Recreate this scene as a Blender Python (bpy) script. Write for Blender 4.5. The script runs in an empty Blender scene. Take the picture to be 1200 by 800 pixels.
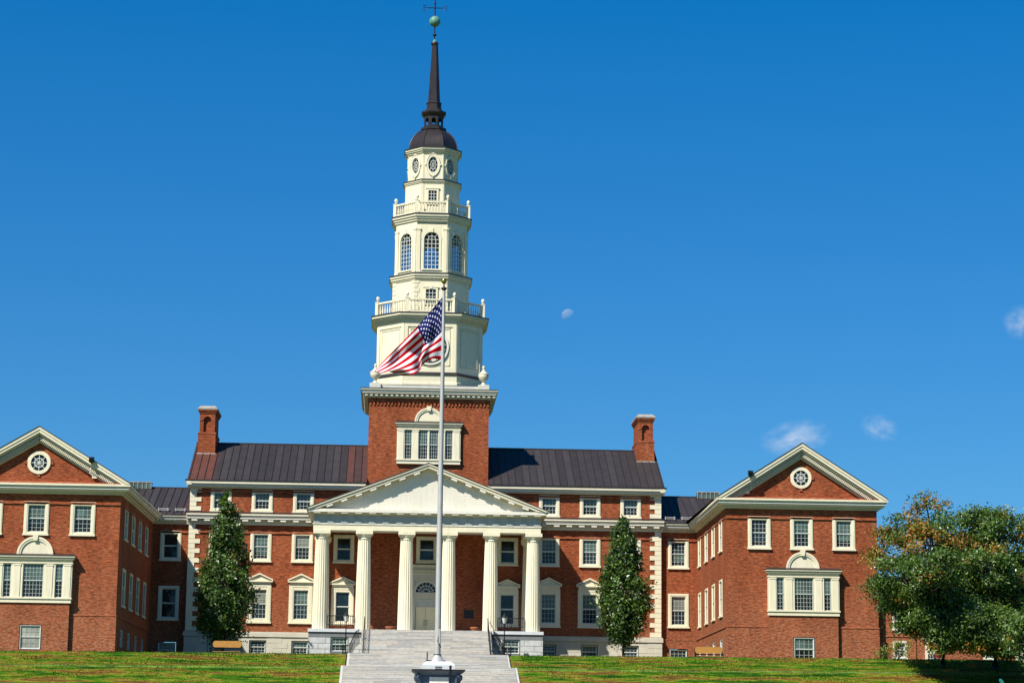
import bpy, bmesh, math, random
from mathutils import Vector, Matrix
import numpy as np
random.seed(7)
S = bpy.context.scene
COL = S.collection
PI = math.pi
# ------------------------------------------------------------------ materials
def nmat(name):
    m = bpy.data.materials.new(name); m.use_nodes = True
    nt = m.node_tree; nt.nodes.clear()
    out = nt.nodes.new('ShaderNodeOutputMaterial'); b = nt.nodes.new('ShaderNodeBsdfPrincipled')
    nt.links.new(b.outputs[0], out.inputs[0])
    return m, nt, b, out
def node(nt, t, **k):
    n = nt.nodes.new(t)
    for a, v in k.items():
        if a == 'inp':
            for i, x in v.items(): n.inputs[i].default_value = x
        else: setattr(n, a, v)
    return n
def ramp(nt, fac, stops):
    r = nt.nodes.new('ShaderNodeValToRGB'); e = r.color_ramp.elements
    e[0].position, e[0].color = stops[0][0], (*stops[0][1], 1)
    e[1].position, e[1].color = stops[-1][0], (*stops[-1][1], 1)
    for p, c in stops[1:-1]:
        x = e.new(p); x.color = (*c, 1)
    nt.links.new(fac, r.inputs[0]); return r.outputs[0]
def mix(nt, fac, a, b, mode='MIX'):
    m = nt.nodes.new('ShaderNodeMix'); m.data_type = 'RGBA'; m.blend_type = mode
    for i, v in ((0, fac), (6, a), (7, b)):
        if hasattr(v, 'links'): nt.links.new(v, m.inputs[i])
        else: m.inputs[i].default_value = v if i == 0 else (*v, 1)
    return m.outputs[2]
def pos(nt, scale=None):
    g = nt.nodes.new('ShaderNodeNewGeometry'); o = g.outputs['Position']
    if scale:
        m = nt.nodes.new('ShaderNodeMapping'); m.inputs['Scale'].default_value = scale
        nt.links.new(o, m.inputs[0]); o = m.outputs[0]
    return o
def noise(nt, vec, scale, detail=4, rough=.6):
    n = node(nt, 'ShaderNodeTexNoise', inp={'Scale': scale, 'Detail': detail, 'Roughness': rough})
    nt.links.new(vec, n.inputs['Vector']); return n.outputs[0]
def bump(nt, b, h, strength=.3, dist=.02):
    n = node(nt, 'ShaderNodeBump', inp={'Strength': strength, 'Distance': dist})
    nt.links.new(h, n.inputs['Height']); nt.links.new(n.outputs[0], b.inputs['Normal'])
def plain(name, col, var=.12, scale=2., rough=.6, metal=0., bmp=0.):
    col = tuple(x*.87 for x in col)
    m, nt, b, _ = nmat(name)
    n = noise(nt, pos(nt), scale)
    c = ramp(nt, n, [(.3, tuple(x*(1-var) for x in col)), (.7, tuple(min(1, x*(1+var)) for x in col))])
    nt.links.new(c, b.inputs['Base Color']); b.inputs['Roughness'].default_value = rough
    b.inputs['Metallic'].default_value = metal
    if bmp: bump(nt, b, n, bmp)
    return m
def wall_uv(nt):
    """u along the wall (x or y by the facing), v = height"""
    g = nt.nodes.new('ShaderNodeNewGeometry')
    sp = nt.nodes.new('ShaderNodeSeparateXYZ'); nt.links.new(g.outputs['Position'], sp.inputs[0])
    sn = nt.nodes.new('ShaderNodeSeparateXYZ'); nt.links.new(g.outputs['True Normal'], sn.inputs[0])
    ab = node(nt, 'ShaderNodeMath', operation='ABSOLUTE'); nt.links.new(sn.outputs[0], ab.inputs[0])
    gt = node(nt, 'ShaderNodeMath', operation='GREATER_THAN'); gt.inputs[1].default_value = .7; nt.links.new(ab.outputs[0], gt.inputs[0])
    mx = nt.nodes.new('ShaderNodeMix'); nt.links.new(gt.outputs[0], mx.inputs[0]); nt.links.new(sp.outputs[0], mx.inputs[2]); nt.links.new(sp.outputs[1], mx.inputs[3])
    cb = nt.nodes.new('ShaderNodeCombineXYZ'); nt.links.new(mx.outputs[0], cb.inputs[0]); nt.links.new(sp.outputs[2], cb.inputs[1])
    return cb.outputs[0]
def brick_mat(name, c1, c2, mortar):
    m, nt, b, _ = nmat(name)
    uv = wall_uv(nt)
    t = node(nt, 'ShaderNodeTexBrick', inp={'Scale': 1., 'Mortar Size': .012, 'Mortar Smooth': .3, 'Bias': -.1, 'Brick Width': .24, 'Row Height': .083,
             'Color1': (*c1, 1), 'Color2': (*c2, 1), 'Mortar': (*mortar, 1)})
    nt.links.new(uv, t.inputs['Vector'])
    mp = nt.nodes.new('ShaderNodeMapping'); mp.inputs['Scale'].default_value = (1.6, 6, 1); nt.links.new(uv, mp.inputs[0])
    n1 = noise(nt, mp.outputs[0], 1.5, 3, .75)
    col = mix(nt, .8, t.outputs[0], ramp(nt, n1, [(.34, (.45, .38, .36)), (.5, (1, 1, 1)), (.64, (1.6, 1.8, 2.0))]), 'MULTIPLY')
    mp2 = nt.nodes.new('ShaderNodeMapping'); mp2.inputs['Scale'].default_value = (1., .45, 1); nt.links.new(uv, mp2.inputs[0])
    n2 = noise(nt, mp2.outputs[0], .5, 4, .6)
    col = mix(nt, .7, col, ramp(nt, n2, [(.3, (.66, .62, .62)), (.52, (1, 1, 1)), (.72, (1.25, 1.4, 1.5))]), 'MULTIPLY')
    # pale lime bloom in a few patches, streaked upright
    mp3 = nt.nodes.new('ShaderNodeMapping'); mp3.inputs['Scale'].default_value = (2.5, .5, 1); nt.links.new(uv, mp3.inputs[0])
    n3 = noise(nt, mp3.outputs[0], .6, 5, .7)
    col = mix(nt, ramp(nt, n3, [(.6, (0, 0, 0)), (.8, (.4, .4, .4))]), col, (.33, .19, .11))
    sz = nt.nodes.new('ShaderNodeSeparateXYZ'); nt.links.new(uv, sz.inputs[0])
    zr_ = node(nt, 'ShaderNodeMapRange', inp={1: 15.5, 2: 8.5, 3: 0., 4: 1.}); nt.links.new(sz.outputs[1], zr_.inputs[0])
    mp4 = nt.nodes.new('ShaderNodeMapping'); mp4.inputs['Scale'].default_value = (3.2, 9, 1); nt.links.new(uv, mp4.inputs[0])
    n4 = noise(nt, mp4.outputs[0], 1.1, 3, .7)
    pm4 = node(nt, 'ShaderNodeMath', operation='MULTIPLY'); nt.links.new(ramp(nt, n4, [(.46, (0, 0, 0)), (.62, (.75, .75, .75))]), pm4.inputs[0]); nt.links.new(zr_.outputs[0], pm4.inputs[1])
    col = mix(nt, pm4.outputs[0], col, (.40, .22, .13))
    nt.links.new(col, b.inputs['Base Color']); b.inputs['Roughness'].default_value = .9; b.inputs['Specular IOR Level'].default_value = .12
    bump(nt, b, t.outputs[1], -.4, .01)
    return m
BRICK = brick_mat('red_brick', (.305, .057, .016), (.170, .031, .011), (.29, .125, .06))
BRICK2 = brick_mat('soldier_brick', (.34, .072, .022), (.25, .050, .016), (.29, .13, .07))
def painted(name, col, rough=.5):
    col = tuple(x*.87 for x in col)
    m, nt, b, _ = nmat(name)
    n1 = noise(nt, pos(nt, (3.5, 3.5, .45)), 1.3, 4, .65); n2 = noise(nt, pos(nt), .45, 4, .6); n3 = noise(nt, pos(nt, (1, 1, 4)), 6., 3, .7)
    c = ramp(nt, n1, [(.30, tuple(x*.90 for x in col)), (.48, col), (.75, tuple(min(1, x*1.05) for x in col))])
    c = mix(nt, .6, c, ramp(nt, n2, [(.3, (.88, .88, .86)), (.6, (1, 1, 1))]), 'MULTIPLY')
    c = mix(nt, .35, c, ramp(nt, n3, [(.3, (.84, .82, .78)), (.45, (1, 1, 1))]), 'MULTIPLY')
    nt.links.new(c, b.inputs['Base Color']); b.inputs['Roughness'].default_value = rough; b.inputs['Specular IOR Level'].default_value = .3
    bump(nt, b, n3, .15, .01)
    return m
CREAM = painted('cream_paint', (.89, .81, .58))
CREAM2 = painted('cream_trim', (.78, .71, .52))
WHITE = painted('white_trim', (.86, .81, .67))
SASH = plain('sash_white', (.64, .66, .60), .05, 2, .5)
BAR = plain('glazing_bar', (.42, .45, .41), .05, 2, .5)
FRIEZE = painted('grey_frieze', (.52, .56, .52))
SHED = plain('weathered_white', (.66, .64, .54), .08, 2., .6)
STONE = plain('limestone', (.62, .58, .47), .10, 1.1, .8, bmp=.1)
GRANJ = plain('granite_joint', (.20, .21, .21), .1, 3, .9)
GRANITE = plain('granite_block', (.60, .60, .57), .15, 3., .8, bmp=.1)
CAPM = plain('weathered_cap_stone', (.36, .34, .30), .2, 2.5, .9)
SLATE = plain('blue_grey_metal', (.075, .10, .135), .2, 3, .45, .2)
PEDST = plain('pedestal_stone', (.68, .69, .68), .10, 2.5, .7, bmp=.1)
IRON = plain('black_iron', (.012, .012, .014), .2, 3, .4, .3)
COPPERG = plain('verdigris_copper', (.11, .29, .21), .25, 4, .5)
ROOFP = plain('dark_copper', (.030, .021, .018), .35, 1.2, .42, .1)
DARK = plain('dark_flashing', (.030, .022, .021), .3, 1.5, .5)
TERRA = plain('terracotta', (.42, .13, .05), .15, 4, .7)
BRONZE = plain('bronze_plate', (.035, .028, .025), .2, 4, .35, .6)
ALU = plain('brushed_pole', (.56, .54, .50), .06, 2, .45, .25)
GOLD = plain('gilded', (.55, .36, .08), .1, 4, .25, .9)
DOORM = plain('yellow_cream_door', (1.08, .93, .55), .04, 3, .45)
WOOD = plain('orange_wood', (.50, .24, .045), .14, 6, .55)
GLOBE = plain('frosted_glass', (.75, .75, .72), .03, 3, .25)
BARK = plain('bark', (.09, .07, .055), .3, 5, .9, bmp=.4)
INTER = plain('dim_interior', (.03, .032, .035), .2, 1, .9)
TEAL = plain('teal_paint', (.02, .50, .48), .06, 3, .4)
def roof_mat():
    m, nt, b, _ = nmat('standing_seam_copper')
    g = pos(nt); s = nt.nodes.new('ShaderNodeSeparateXYZ'); nt.links.new(g, s.inputs[0])
    d = node(nt, 'ShaderNodeMath', operation='DIVIDE'); d.inputs[1].default_value = .66; nt.links.new(s.outputs[0], d.inputs[0])
    f = node(nt, 'ShaderNodeMath', operation='FLOOR'); nt.links.new(d.outputs[0], f.inputs[0])
    w = node(nt, 'ShaderNodeTexWhiteNoise', noise_dimensions='1D'); nt.links.new(f.outputs[0], w.inputs['W'])
    col = ramp(nt, w.outputs[0], [(0, (.030, .025, .025)), (.5, (.037, .031, .031)), (1, (.044, .037, .037))])
    # newer, redder copper beside the tower and the chimneys
    a = node(nt, 'ShaderNodeMath', operation='ABSOLUTE'); nt.links.new(s.outputs[0], a.inputs[0])
    r = node(nt, 'ShaderNodeMath', operation='LESS_THAN'); r.inputs[1].default_value = 7.26; nt.links.new(a.outputs[0], r.inputs[0])
    r2 = node(nt, 'ShaderNodeMath', operation='LESS_THAN'); r2.inputs[1].default_value = 1.4; ad = node(nt, 'ShaderNodeMath', operation='ADD'); ad.inputs[1].default_value = 20.2; nt.links.new(s.outputs[0], ad.inputs[0]); ab2 = node(nt, 'ShaderNodeMath', operation='ABSOLUTE'); nt.links.new(ad.outputs[0], ab2.inputs[0]); nt.links.new(ab2.outputs[0], r2.inputs[0])
    r3 = node(nt, 'ShaderNodeMath', operation='LESS_THAN'); r3.inputs[1].default_value = 0; nt.links.new(s.outputs[0], r3.inputs[0])
    mm = node(nt, 'ShaderNodeMath', operation='MAXIMUM'); nt.links.new(r.outputs[0], mm.inputs[0]); nt.links.new(r2.outputs[0], mm.inputs[1])
    m2 = node(nt, 'ShaderNodeMath', operation='MULTIPLY'); nt.links.new(mm.outputs[0], m2.inputs[0]); nt.links.new(w.outputs[0], m2.inputs[1])
    m3 = node(nt, 'ShaderNodeMath', operation='MULTIPLY'); nt.links.new(m2.outputs[0], m3.inputs[0]); nt.links.new(r3.outputs[0], m3.inputs[1])
    col = mix(nt, m3.outputs[0], col, (.11, .038, .024))
    n = noise(nt, pos(nt, (1, 1, .4)), 1.3, 5, .6)
    col = mix(nt, .6, col, ramp(nt, n, [(.3, (.7, .7, .7)), (.7, (1.3, 1.25, 1.25))]), 'MULTIPLY')
    nt.links.new(col, b.inputs['Base Color']); b.inputs['Roughness'].default_value = .6; b.inputs['Specular IOR Level'].default_value = .25
    bump(nt, b, n, .15, .03)
    return m
ROOF = roof_mat()
def glass_mat(name, col, rough=.06, var=.5):
    m, nt, b, _ = nmat(name)
    g = pos(nt)
    n = noise(nt, g, .9, 3, .6)
    c = ramp(nt, n, [(.35, tuple(x*(1-var) for x in col)), (.65, tuple(x*(1+var) for x in col))])
    nt.links.new(c, b.inputs['Base Color']); b.inputs['Roughness'].default_value = rough; b.inputs['Specular IOR Level'].default_value = .3
    bump(nt, b, noise(nt, g, 1.7, 2, .5), .2, .05)
    return m
GL_UP = glass_mat('pane_pale_blind', (.075, .12, .10), .08, .4)
GL_BL = glass_mat('pane_cream_blind', (.20, .21, .17), .12, .2)
GL_LO = glass_mat('pane_dark', (.014, .020, .018), .05, .5)
GL_CUR = glass_mat('pane_curtain', (.30, .30, .24), .12, .35)
GL_BLUE = glass_mat('pane_blue', (.018, .034, .042), .05, .4)
def clear_glass():
    m, nt, b, out = nmat('clear_glass')
    b.inputs['Base Color'].default_value = (.02, .03, .035, 1); b.inputs['Roughness'].default_value = .03
    t = nt.nodes.new('ShaderNodeBsdfTransparent'); t.inputs[0].default_value = (.9, .95, 1, 1)
    x = nt.nodes.new('ShaderNodeMixShader'); x.inputs[0].default_value = .12
    nt.links.new(t.outputs[0], x.inputs[1]); nt.links.new(b.outputs[0], x.inputs[2]); nt.links.new(x.outputs[0], out.inputs[0])
    return m
CLEAR = clear_glass()
def leaf_mat(name, c, var=.35, ro=.42, sp=.5):
    c = tuple(x*.87 for x in c)
    m, nt, b, out = nmat(name)
    n = noise(nt, pos(nt), 2.2, 4, .7)
    col = ramp(nt, n, [(.3, tuple(x*(1-var) for x in c)), (.7, tuple(x*(1+var) for x in c))])
    nt.links.new(col, b.inputs['Base Color']); b.inputs['Roughness'].default_value = ro; b.inputs['Specular IOR Level'].default_value = sp
    t = nt.nodes.new('ShaderNodeBsdfTranslucent'); nt.links.new(col, t.inputs[0])
    x = nt.nodes.new('ShaderNodeMixShader'); x.inputs[0].default_value = .28
    nt.links.new(b.outputs[0], x.inputs[1]); nt.links.new(t.outputs[0], x.inputs[2]); nt.links.new(x.outputs[0], out.inputs[0])
    return m
LEAF = [leaf_mat('leaf_deep_green', (.040, .085, .012), .5, .38), leaf_mat('leaf_mid_green', (.125, .22, .028), .4, .34, .6),
        leaf_mat('leaf_yellowing', (.28, .27, .03)), leaf_mat('leaf_orange', (.46, .19, .03)), leaf_mat('leaf_grey_green', (.22, .31, .14), .35, .3, .7)]
def grass_mat():
    m, nt, b, _ = nmat('lawn_grass')
    n = noise(nt, pos(nt, (.22, .9, 2.4)), 1.1, 6, .66)
    n2 = noise(nt, pos(nt, (.8, 3, 4)), 2.2, 5, .78)
    c = ramp(nt, n, [(.30, (.004, .028, .001)), (.41, (.018, .080, .002)), (.48, (.07, .155, .003)), (.52, (.19, .20, .018)), (.56, (.17, .085, .018)), (.65, (.085, .050, .008)), (.72, (.05, .10, .003))])
    c = mix(nt, .85, c, ramp(nt, n2, [(.34, (.28, .32, .25)), (.5, (1, 1, 1)), (.66, (2.0, 1.9, 1.9))]), 'MULTIPLY')
    nt.links.new(c, b.inputs['Base Color']); b.inputs['Roughness'].default_value = .95; b.inputs['Specular IOR Level'].default_value = .1
    bump(nt, b, n2, .8, .12)
    return m
GRASS = grass_mat()
BLADE = [leaf_mat('grass_blade_green', (.026, .105, .002), .5, .8, .1), leaf_mat('grass_blade_light', (.20, .29, .022), .3, .8, .1), leaf_mat('grass_blade_dry', (.30, .18, .025), .4, .8, .1)]
PLAZA = plain('paving', (.30, .29, .27), .15, 2, .85)
# ------------------------------------------------------------------ mesh builder
class MB:
    def __init__(s): s.v = []; s.f = []; s.m = []; s.mats = []; s.M = Matrix.Identity(4); s.sm = []
    def mi(s, mat):
        if mat not in s.mats: s.mats.append(mat)
        return s.mats.index(mat)
    def add(s, vs, fs, mat, smooth=False):
        o = len(s.v); s.v += [tuple(s.M @ Vector(q)) for q in vs]
        k = s.mi(mat)
        for f in fs: s.f.append([o+i for i in f]); s.m.append(k); s.sm.append(smooth)
    def box(s, x0, x1, y0, y1, z0, z1, mat):
        s.add([(x0,y0,z0),(x1,y0,z0),(x1,y1,z0),(x0,y1,z0),(x0,y0,z1),(x1,y0,z1),(x1,y1,z1),(x0,y1,z1)],
              [(0,3,2,1),(4,5,6,7),(0,1,5,4),(1,2,6,5),(2,3,7,6),(3,0,4,7)], mat)
    def cbox(s, c, d, mat, M=None):
        old = s.M
        s.M = old @ Matrix.Translation(c) @ (M or Matrix.Identity(4))
        s.box(-d[0]/2, d[0]/2, -d[1]/2, d[1]/2, -d[2]/2, d[2]/2, mat); s.M = old
    def loft(s, rings, mat, caps=True, smooth=False):
        n = len(rings[0]); vs = [q for r in rings for q in r]; fs = []
        for i in range(len(rings)-1):
            for j in range(n):
                k = (j+1) % n
                fs.append((i*n+j, i*n+k, (i+1)*n+k, (i+1)*n+j))
        s.add(vs, fs, mat, smooth)
        if caps:
            s.add(rings[0][::-1], [tuple(range(n))], mat); s.add(rings[-1], [tuple(range(n))], mat)
    def lathe(s, prof, mat, n=16, c=(0,0), caps=True, smooth=True):
        s.loft([[(c[0]+r*math.cos(2*PI*j/n), c[1]+r*math.sin(2*PI*j/n), z) for j in range(n)] for r, z in prof], mat, caps, smooth)
    def prism(s, poly, y0, y1, mat):
        """poly in (x,z), counter-clockwise seen from -y, extruded y0..y1"""
        n = len(poly)
        s.add([(x,y0,z) for x,z in poly]+[(x,y1,z) for x,z in poly],
              [tuple(range(n)), tuple(range(2*n-1, n-1, -1))]+[((i+1)%n, i, i+n, (i+1)%n+n) for i in range(n)], mat)
    def tube(s, pts, r, mat, n=6):
        pts = [Vector(p) for p in pts]; rs = r if isinstance(r, (list, tuple)) else [r]*len(pts); rings = []
        for i, p in enumerate(pts):
            d = (pts[min(i+1, len(pts)-1)]-pts[max(i-1, 0)]).normalized()
            u = d.cross(Vector((0,0,1)))
            if u.length < 1e-3: u = Vector((1,0,0))
            u.normalize(); w = u.cross(d).normalized()
            rings.append([tuple(p+(u*math.cos(2*PI*j/n)+w*math.sin(2*PI*j/n))*rs[i]) for j in range(n)])
        s.loft(rings, mat, True, n > 6)
    def build(s, name, parent=None, loc=None):
        me = bpy.data.meshes.new(name); me.from_pydata(s.v, [], s.f)
        for m in s.mats: me.materials.append(m)
        me.polygons.foreach_set('material_index', s.m); me.polygons.foreach_set('use_smooth', s.sm)
        me.update(); return link(name, me, parent, loc)
def root_loc(o):
    while o.parent: o = o.parent
    return o.location
def link(name, me, parent=None, M=None):
    """objects are modelled in world coordinates; M places shared meshes"""
    o = bpy.data.objects.new(name, me); COL.objects.link(o)
    if M is not None: o.matrix_basis = M
    if parent is not None:
        o.parent = parent
        o.matrix_parent_inverse = WM(parent).inverted()
    return o
def WM(o):
    m = o.matrix_basis.copy()
    if o.parent: m = WM(o.parent) @ o.matrix_parent_inverse @ m
    return m
def thing(name, label, cat, loc=(0,0,0), group=None):
    o = bpy.data.objects.new(name, None); COL.objects.link(o); o.location = loc; o.empty_display_size = .5
    o['label'] = label; o['category'] = cat
    if group: o['group'] = group
    return o
def tag(o, label, cat, group=None):
    o['label'] = label; o['category'] = cat
    if group: o['group'] = group
    return o
def copy_thing(src, d, label=None):
    """copy a thing with its parts and sub-parts, shifted by d"""
    r = src.copy(); COL.objects.link(r); r.location = src.location + Vector(d)
    if label: r['label'] = label
    for c in src.children:
        k = c.copy(); COL.objects.link(k); k.parent = r; k.matrix_parent_inverse = c.matrix_parent_inverse.copy()
        for g in c.children:
            h = g.copy(); COL.objects.link(h); h.parent = k; h.matrix_parent_inverse = g.matrix_parent_inverse.copy()
    return r
def structure(o, kind='structure'): o['kind'] = kind; return o
# ------------------------------------------------------------------ camera
F, YAW, PITCH, ROLL, CX = 2629.258, .0501812753, .186534905, .0118664778, -2.586
fw = Vector((math.sin(YAW)*math.cos(PITCH), math.cos(YAW)*math.cos(PITCH), math.sin(PITCH)))
rt = Vector((math.cos(YAW), -math.sin(YAW), 0)); up = rt.cross(fw)
r2 = rt*math.cos(ROLL)+up*math.sin(ROLL); u2 = -rt*math.sin(ROLL)+up*math.cos(ROLL)
cam = bpy.data.cameras.new('camera'); co = bpy.data.objects.new('camera', cam); COL.objects.link(co)
co.matrix_world = Matrix(((r2.x, u2.x, -fw.x, CX), (r2.y, u2.y, -fw.y, -200), (r2.z, u2.z, -fw.z, 0), (0,0,0,1)))
cam.sensor_width = 36; cam.lens = F/1200*36; cam.clip_end = 30000; cam.clip_start = .5
S.camera = co
def unp(px, py, Y):
    d = fw + r2*((px-600)/F) - u2*((py-400)/F); t = (Y+200)/d.y
    return Vector((CX, -200, 0))+d*t
# ------------------------------------------------------------------ light
SUN = Vector((.95, 1, -1.43)).normalized()
sl = bpy.data.lights.new('sun', 'SUN'); sl.energy = 5.0; sl.angle = math.radians(.53); sl.color = (1, .95, .86)
so = bpy.data.objects.new('sun', sl); COL.objects.link(so); so.rotation_euler = SUN.to_track_quat('-Z', 'Y').to_euler()
W = bpy.data.worlds.new('World'); S.world = W; W.use_nodes = True
nt = W.node_tree; nt.nodes.clear()
sky = nt.nodes.new('ShaderNodeTexSky'); sky.sky_type = 'NISHITA'; sky.sun_disc = False
sky.sun_elevation = math.asin(-SUN.z); sky.sun_rotation = math.atan2(-SUN.x, -SUN.y)
sky.air_density = 1.0; sky.dust_density = .2; sky.ozone_density = 4.0; sky.altitude = 100
hs = nt.nodes.new('ShaderNodeHueSaturation'); hs.inputs['Saturation'].default_value = 1.45; hs.inputs['Hue'].default_value = .5; hs.inputs['Value'].default_value = 1.0
bg = nt.nodes.new('ShaderNodeBackground'); bg.inputs[1].default_value = .0984
wo = nt.nodes.new('ShaderNodeOutputWorld')
gm = nt.nodes.new('ShaderNodeGamma'); gm.inputs[1].default_value = .68
ml = node(nt, 'ShaderNodeVectorMath', operation='MULTIPLY'); ml.inputs[1].default_value = (.48, 1.0, 1.44)
nt.links.new(sky.outputs[0], hs.inputs['Color']); nt.links.new(hs.outputs[0], gm.inputs[0]); nt.links.new(gm.outputs[0], ml.inputs[0]); nt.links.new(ml.outputs[0], bg.inputs[0]); nt.links.new(bg.outputs[0], wo.inputs[0])
S.view_settings.view_transform = 'Standard'; S.view_settings.look = 'None'; S.view_settings.exposure = 0.45; S.view_settings.gamma = 1
# ------------------------------------------------------------------ ground
def gz(x, y):
    P = [(-420, -6), (-205, -1.8), (-75, 4.15), (-55, 4.35), (-41.6, 5.05), (-36.25, 6.80), (-35.9, 6.86), (-34.5, 6.99), (-33.9, 7.1), (-30.4, 8.04), (-29.7, 8.1), (30, 8.1), (400, 9)]
    for (a, za), (b, zb) in zip(P, P[1:]):
        if y <= b: z = za+(zb-za)*(max(y, a)-a)/(b-a); break
    else: z = 9
    t = max(0, min(1, (y+60)/15))
    if abs(x) < 6.1 and -42.5 < y < -29: z -= .35
    return z + .0048*max(-60, min(60, x))*t
ys = [-420, -205, -140, -100, -75, -65, -55, -50, -46, -43.5, -41.6, -40, -38.5, -37.3, -36.5, -36.25, -35.9, -35.2, -34.4, -33.9, -33, -32, -31, -30.4, -29.7, -25, -10, 0, 30, 100, 400, 2500]
xs = sorted([-2500, -600, -150, -70, -6.2, -6.05, 6.05, 6.2]+[i*2.5-55 for i in range(45)]+[80, 150, 600, 2500])
g = MB(); n = len(xs); rr = random.Random(3)
vs = [(x, y, gz(x, y)+(rr.uniform(-.035, .035) if -60 < x < 60 and -43 < y < -29 and abs(x) > 7 else 0)) for y in ys for x in xs]
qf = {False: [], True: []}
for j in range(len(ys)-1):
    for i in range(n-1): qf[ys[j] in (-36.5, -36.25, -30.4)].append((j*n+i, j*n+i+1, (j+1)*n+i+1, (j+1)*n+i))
g.add(vs, qf[False]+qf[True], GRASS)
EDGE = plain('crest_highlight_grass', (.11, .185, .014), .75, .9, .95)  # sunlit highlight along the bank crests, painted as paler grass colour
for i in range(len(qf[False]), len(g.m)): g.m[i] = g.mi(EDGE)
structure(g.build('ground'))
# blades of grass on the two banks
def grass_tufts():
    R_ = np.random.default_rng(5); N = 60000
    x = R_.uniform(-42, 48, N); y = np.where(R_.random(N) < .55, R_.uniform(-42, -35.6, N), R_.uniform(-34.4, -29.3, N))
    ok = np.abs(x) > 6.75; x = x[ok]; y = y[ok]; N = len(x)
    z = np.array([gz(a, b) for a, b in zip(x, y)])-.02
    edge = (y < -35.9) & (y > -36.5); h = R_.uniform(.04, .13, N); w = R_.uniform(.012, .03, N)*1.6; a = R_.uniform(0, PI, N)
    lx = R_.normal(0, .05, N); ly = R_.normal(0, .05, N)
    V = np.empty((N, 3, 3))
    V[:,0] = np.stack([x-w*np.cos(a), y-w*np.sin(a), z], 1); V[:,1] = np.stack([x+w*np.cos(a), y+w*np.sin(a), z], 1); V[:,2] = np.stack([x+lx, y+ly, z+h], 1)
    me = bpy.data.meshes.new('grass'); me.from_pydata(V.reshape(-1, 3).tolist(), [], np.arange(3*N).reshape(-1, 3).tolist())
    for m in BLADE: me.materials.append(m)
    pch = np.sin(x*.55+np.sin(y*1.3)*1.5)+np.sin(x*.21+1.3)+np.where(y < -36.6, .5, -.2)+R_.normal(0, .7, N)
    mi = np.where(pch > 1.15, 2, np.where(R_.random(N) < np.where(pch < -.5, .05, .25), 1, 0)); mi = np.where(edge & (R_.random(N) < .75), 1, mi)  # most crest blades go pale too, adding to the painted highlight
    me.polygons.foreach_set('material_index', mi.astype(np.int32)); me.update()
    structure(tag(link('grass', me), 'short mown grass blades on the two lawn banks', 'grass'), 'stuff')
    g = bpy.data.objects['grass']
    del g['category']; g['category'] = 'grass'
grass_tufts()
# ------------------------------------------------------------------ steps
STEPM = [plain('step_stone_%s' % a, c, .14, 2.5, .85, bmp=.15) for a, c in (('a', (.50, .47, .42)), ('b', (.56, .54, .49)), ('c', (.43, .41, .37)), ('d', (.58, .52, .43)))]
def flight(mb, x0, x1, ya, za, yb, zb, n, rnd, base):
    """stairs rising from (yb,zb) front to (ya,za) back"""
    dy = (ya-yb)/n; dz = (za-zb)/n
    for i in range(n):
        z1 = za-i*dz; y0 = ya-(i+1)*dy
        x = x0
        while x < x1-.01:
            w = rnd.uniform(1.3, 3.4); xe = min(x1, x+w)
            if x1-xe < .6: xe = x1
            o = rnd.uniform(-.010, .010); g_ = .004
            mb.box(x+g_, xe-g_, y0+o-.010, ya+.05 if i == 0 else y0+dy-.04, z1-.05, z1-rnd.uniform(0, .004), rnd.choice(STEPM))
            mb.box(x+g_, xe-g_, y0+o, y0+dy+.02, z1-dz-.06, z1-.0505, rnd.choice(STEPM))
            x = xe
    mb.add([(x0,ya+.04,za-.1),(x1,ya+.04,za-.1),(x1,yb+.06,zb-.12),(x0,yb+.06,zb-.12),(x0,ya+.04,base),(x1,ya+.04,base),(x1,yb+.06,base-.5),(x0,yb+.06,base-.5)],
           [(0,1,2,3),(0,3,7,4),(1,5,6,2),(3,2,6,7),(0,4,5,1)], STEPM[2])
rs = random.Random(11)
st = MB()
flight(st, -5.42, 5.55, -7.4, 11.22, -13.6, 8.14, 19, rs, 7.9)
st.box(-5.6, 5.75, -30.2, -13.5, 7.9, 8.125, STEPM[1])
structure(st.build('porch_steps'))
st = MB()
flight(st, -5.95, 5.8, -29.9, 8.13, -33.9, 6.93, 8, rs, 6.5)
st.box(-6.3, 6.15, -36.1, -33.85, 6.3, 6.93, STEPM[1])
flight(st, -6.28, 6.12, -36.0, 6.93, -41.9, 5.1, 12, rs, 4.6)
for sx, o in ((-1, 5.95), (1, 5.8)):
    for o2, ya_, za_, yb_, zb_ in ((0, -29.8, 8.14, -34, 6.95), (.33, -36, 6.95, -42, 5.12)):
        a, b = sorted((sx*(o+o2), sx*(o+o2+.16)))
        st.add([(a,ya_,za_),(b,ya_,za_),(b,yb_,zb_),(a,yb_,zb_),(a,ya_,za_-.8),(b,ya_,za_-.8),(b,yb_,zb_-.8),(a,yb_,zb_-.8)], [(0,3,2,1),(4,5,6,7),(0,1,5,4),(1,2,6,5),(2,3,7,6),(3,0,4,7)], STEPM[1])
structure(st.build('bank_steps'))
st = MB(); st.box(-6, 6, -66, -42.3, 4.0, 4.5, PLAZA); structure(st.build('path'))

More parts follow.
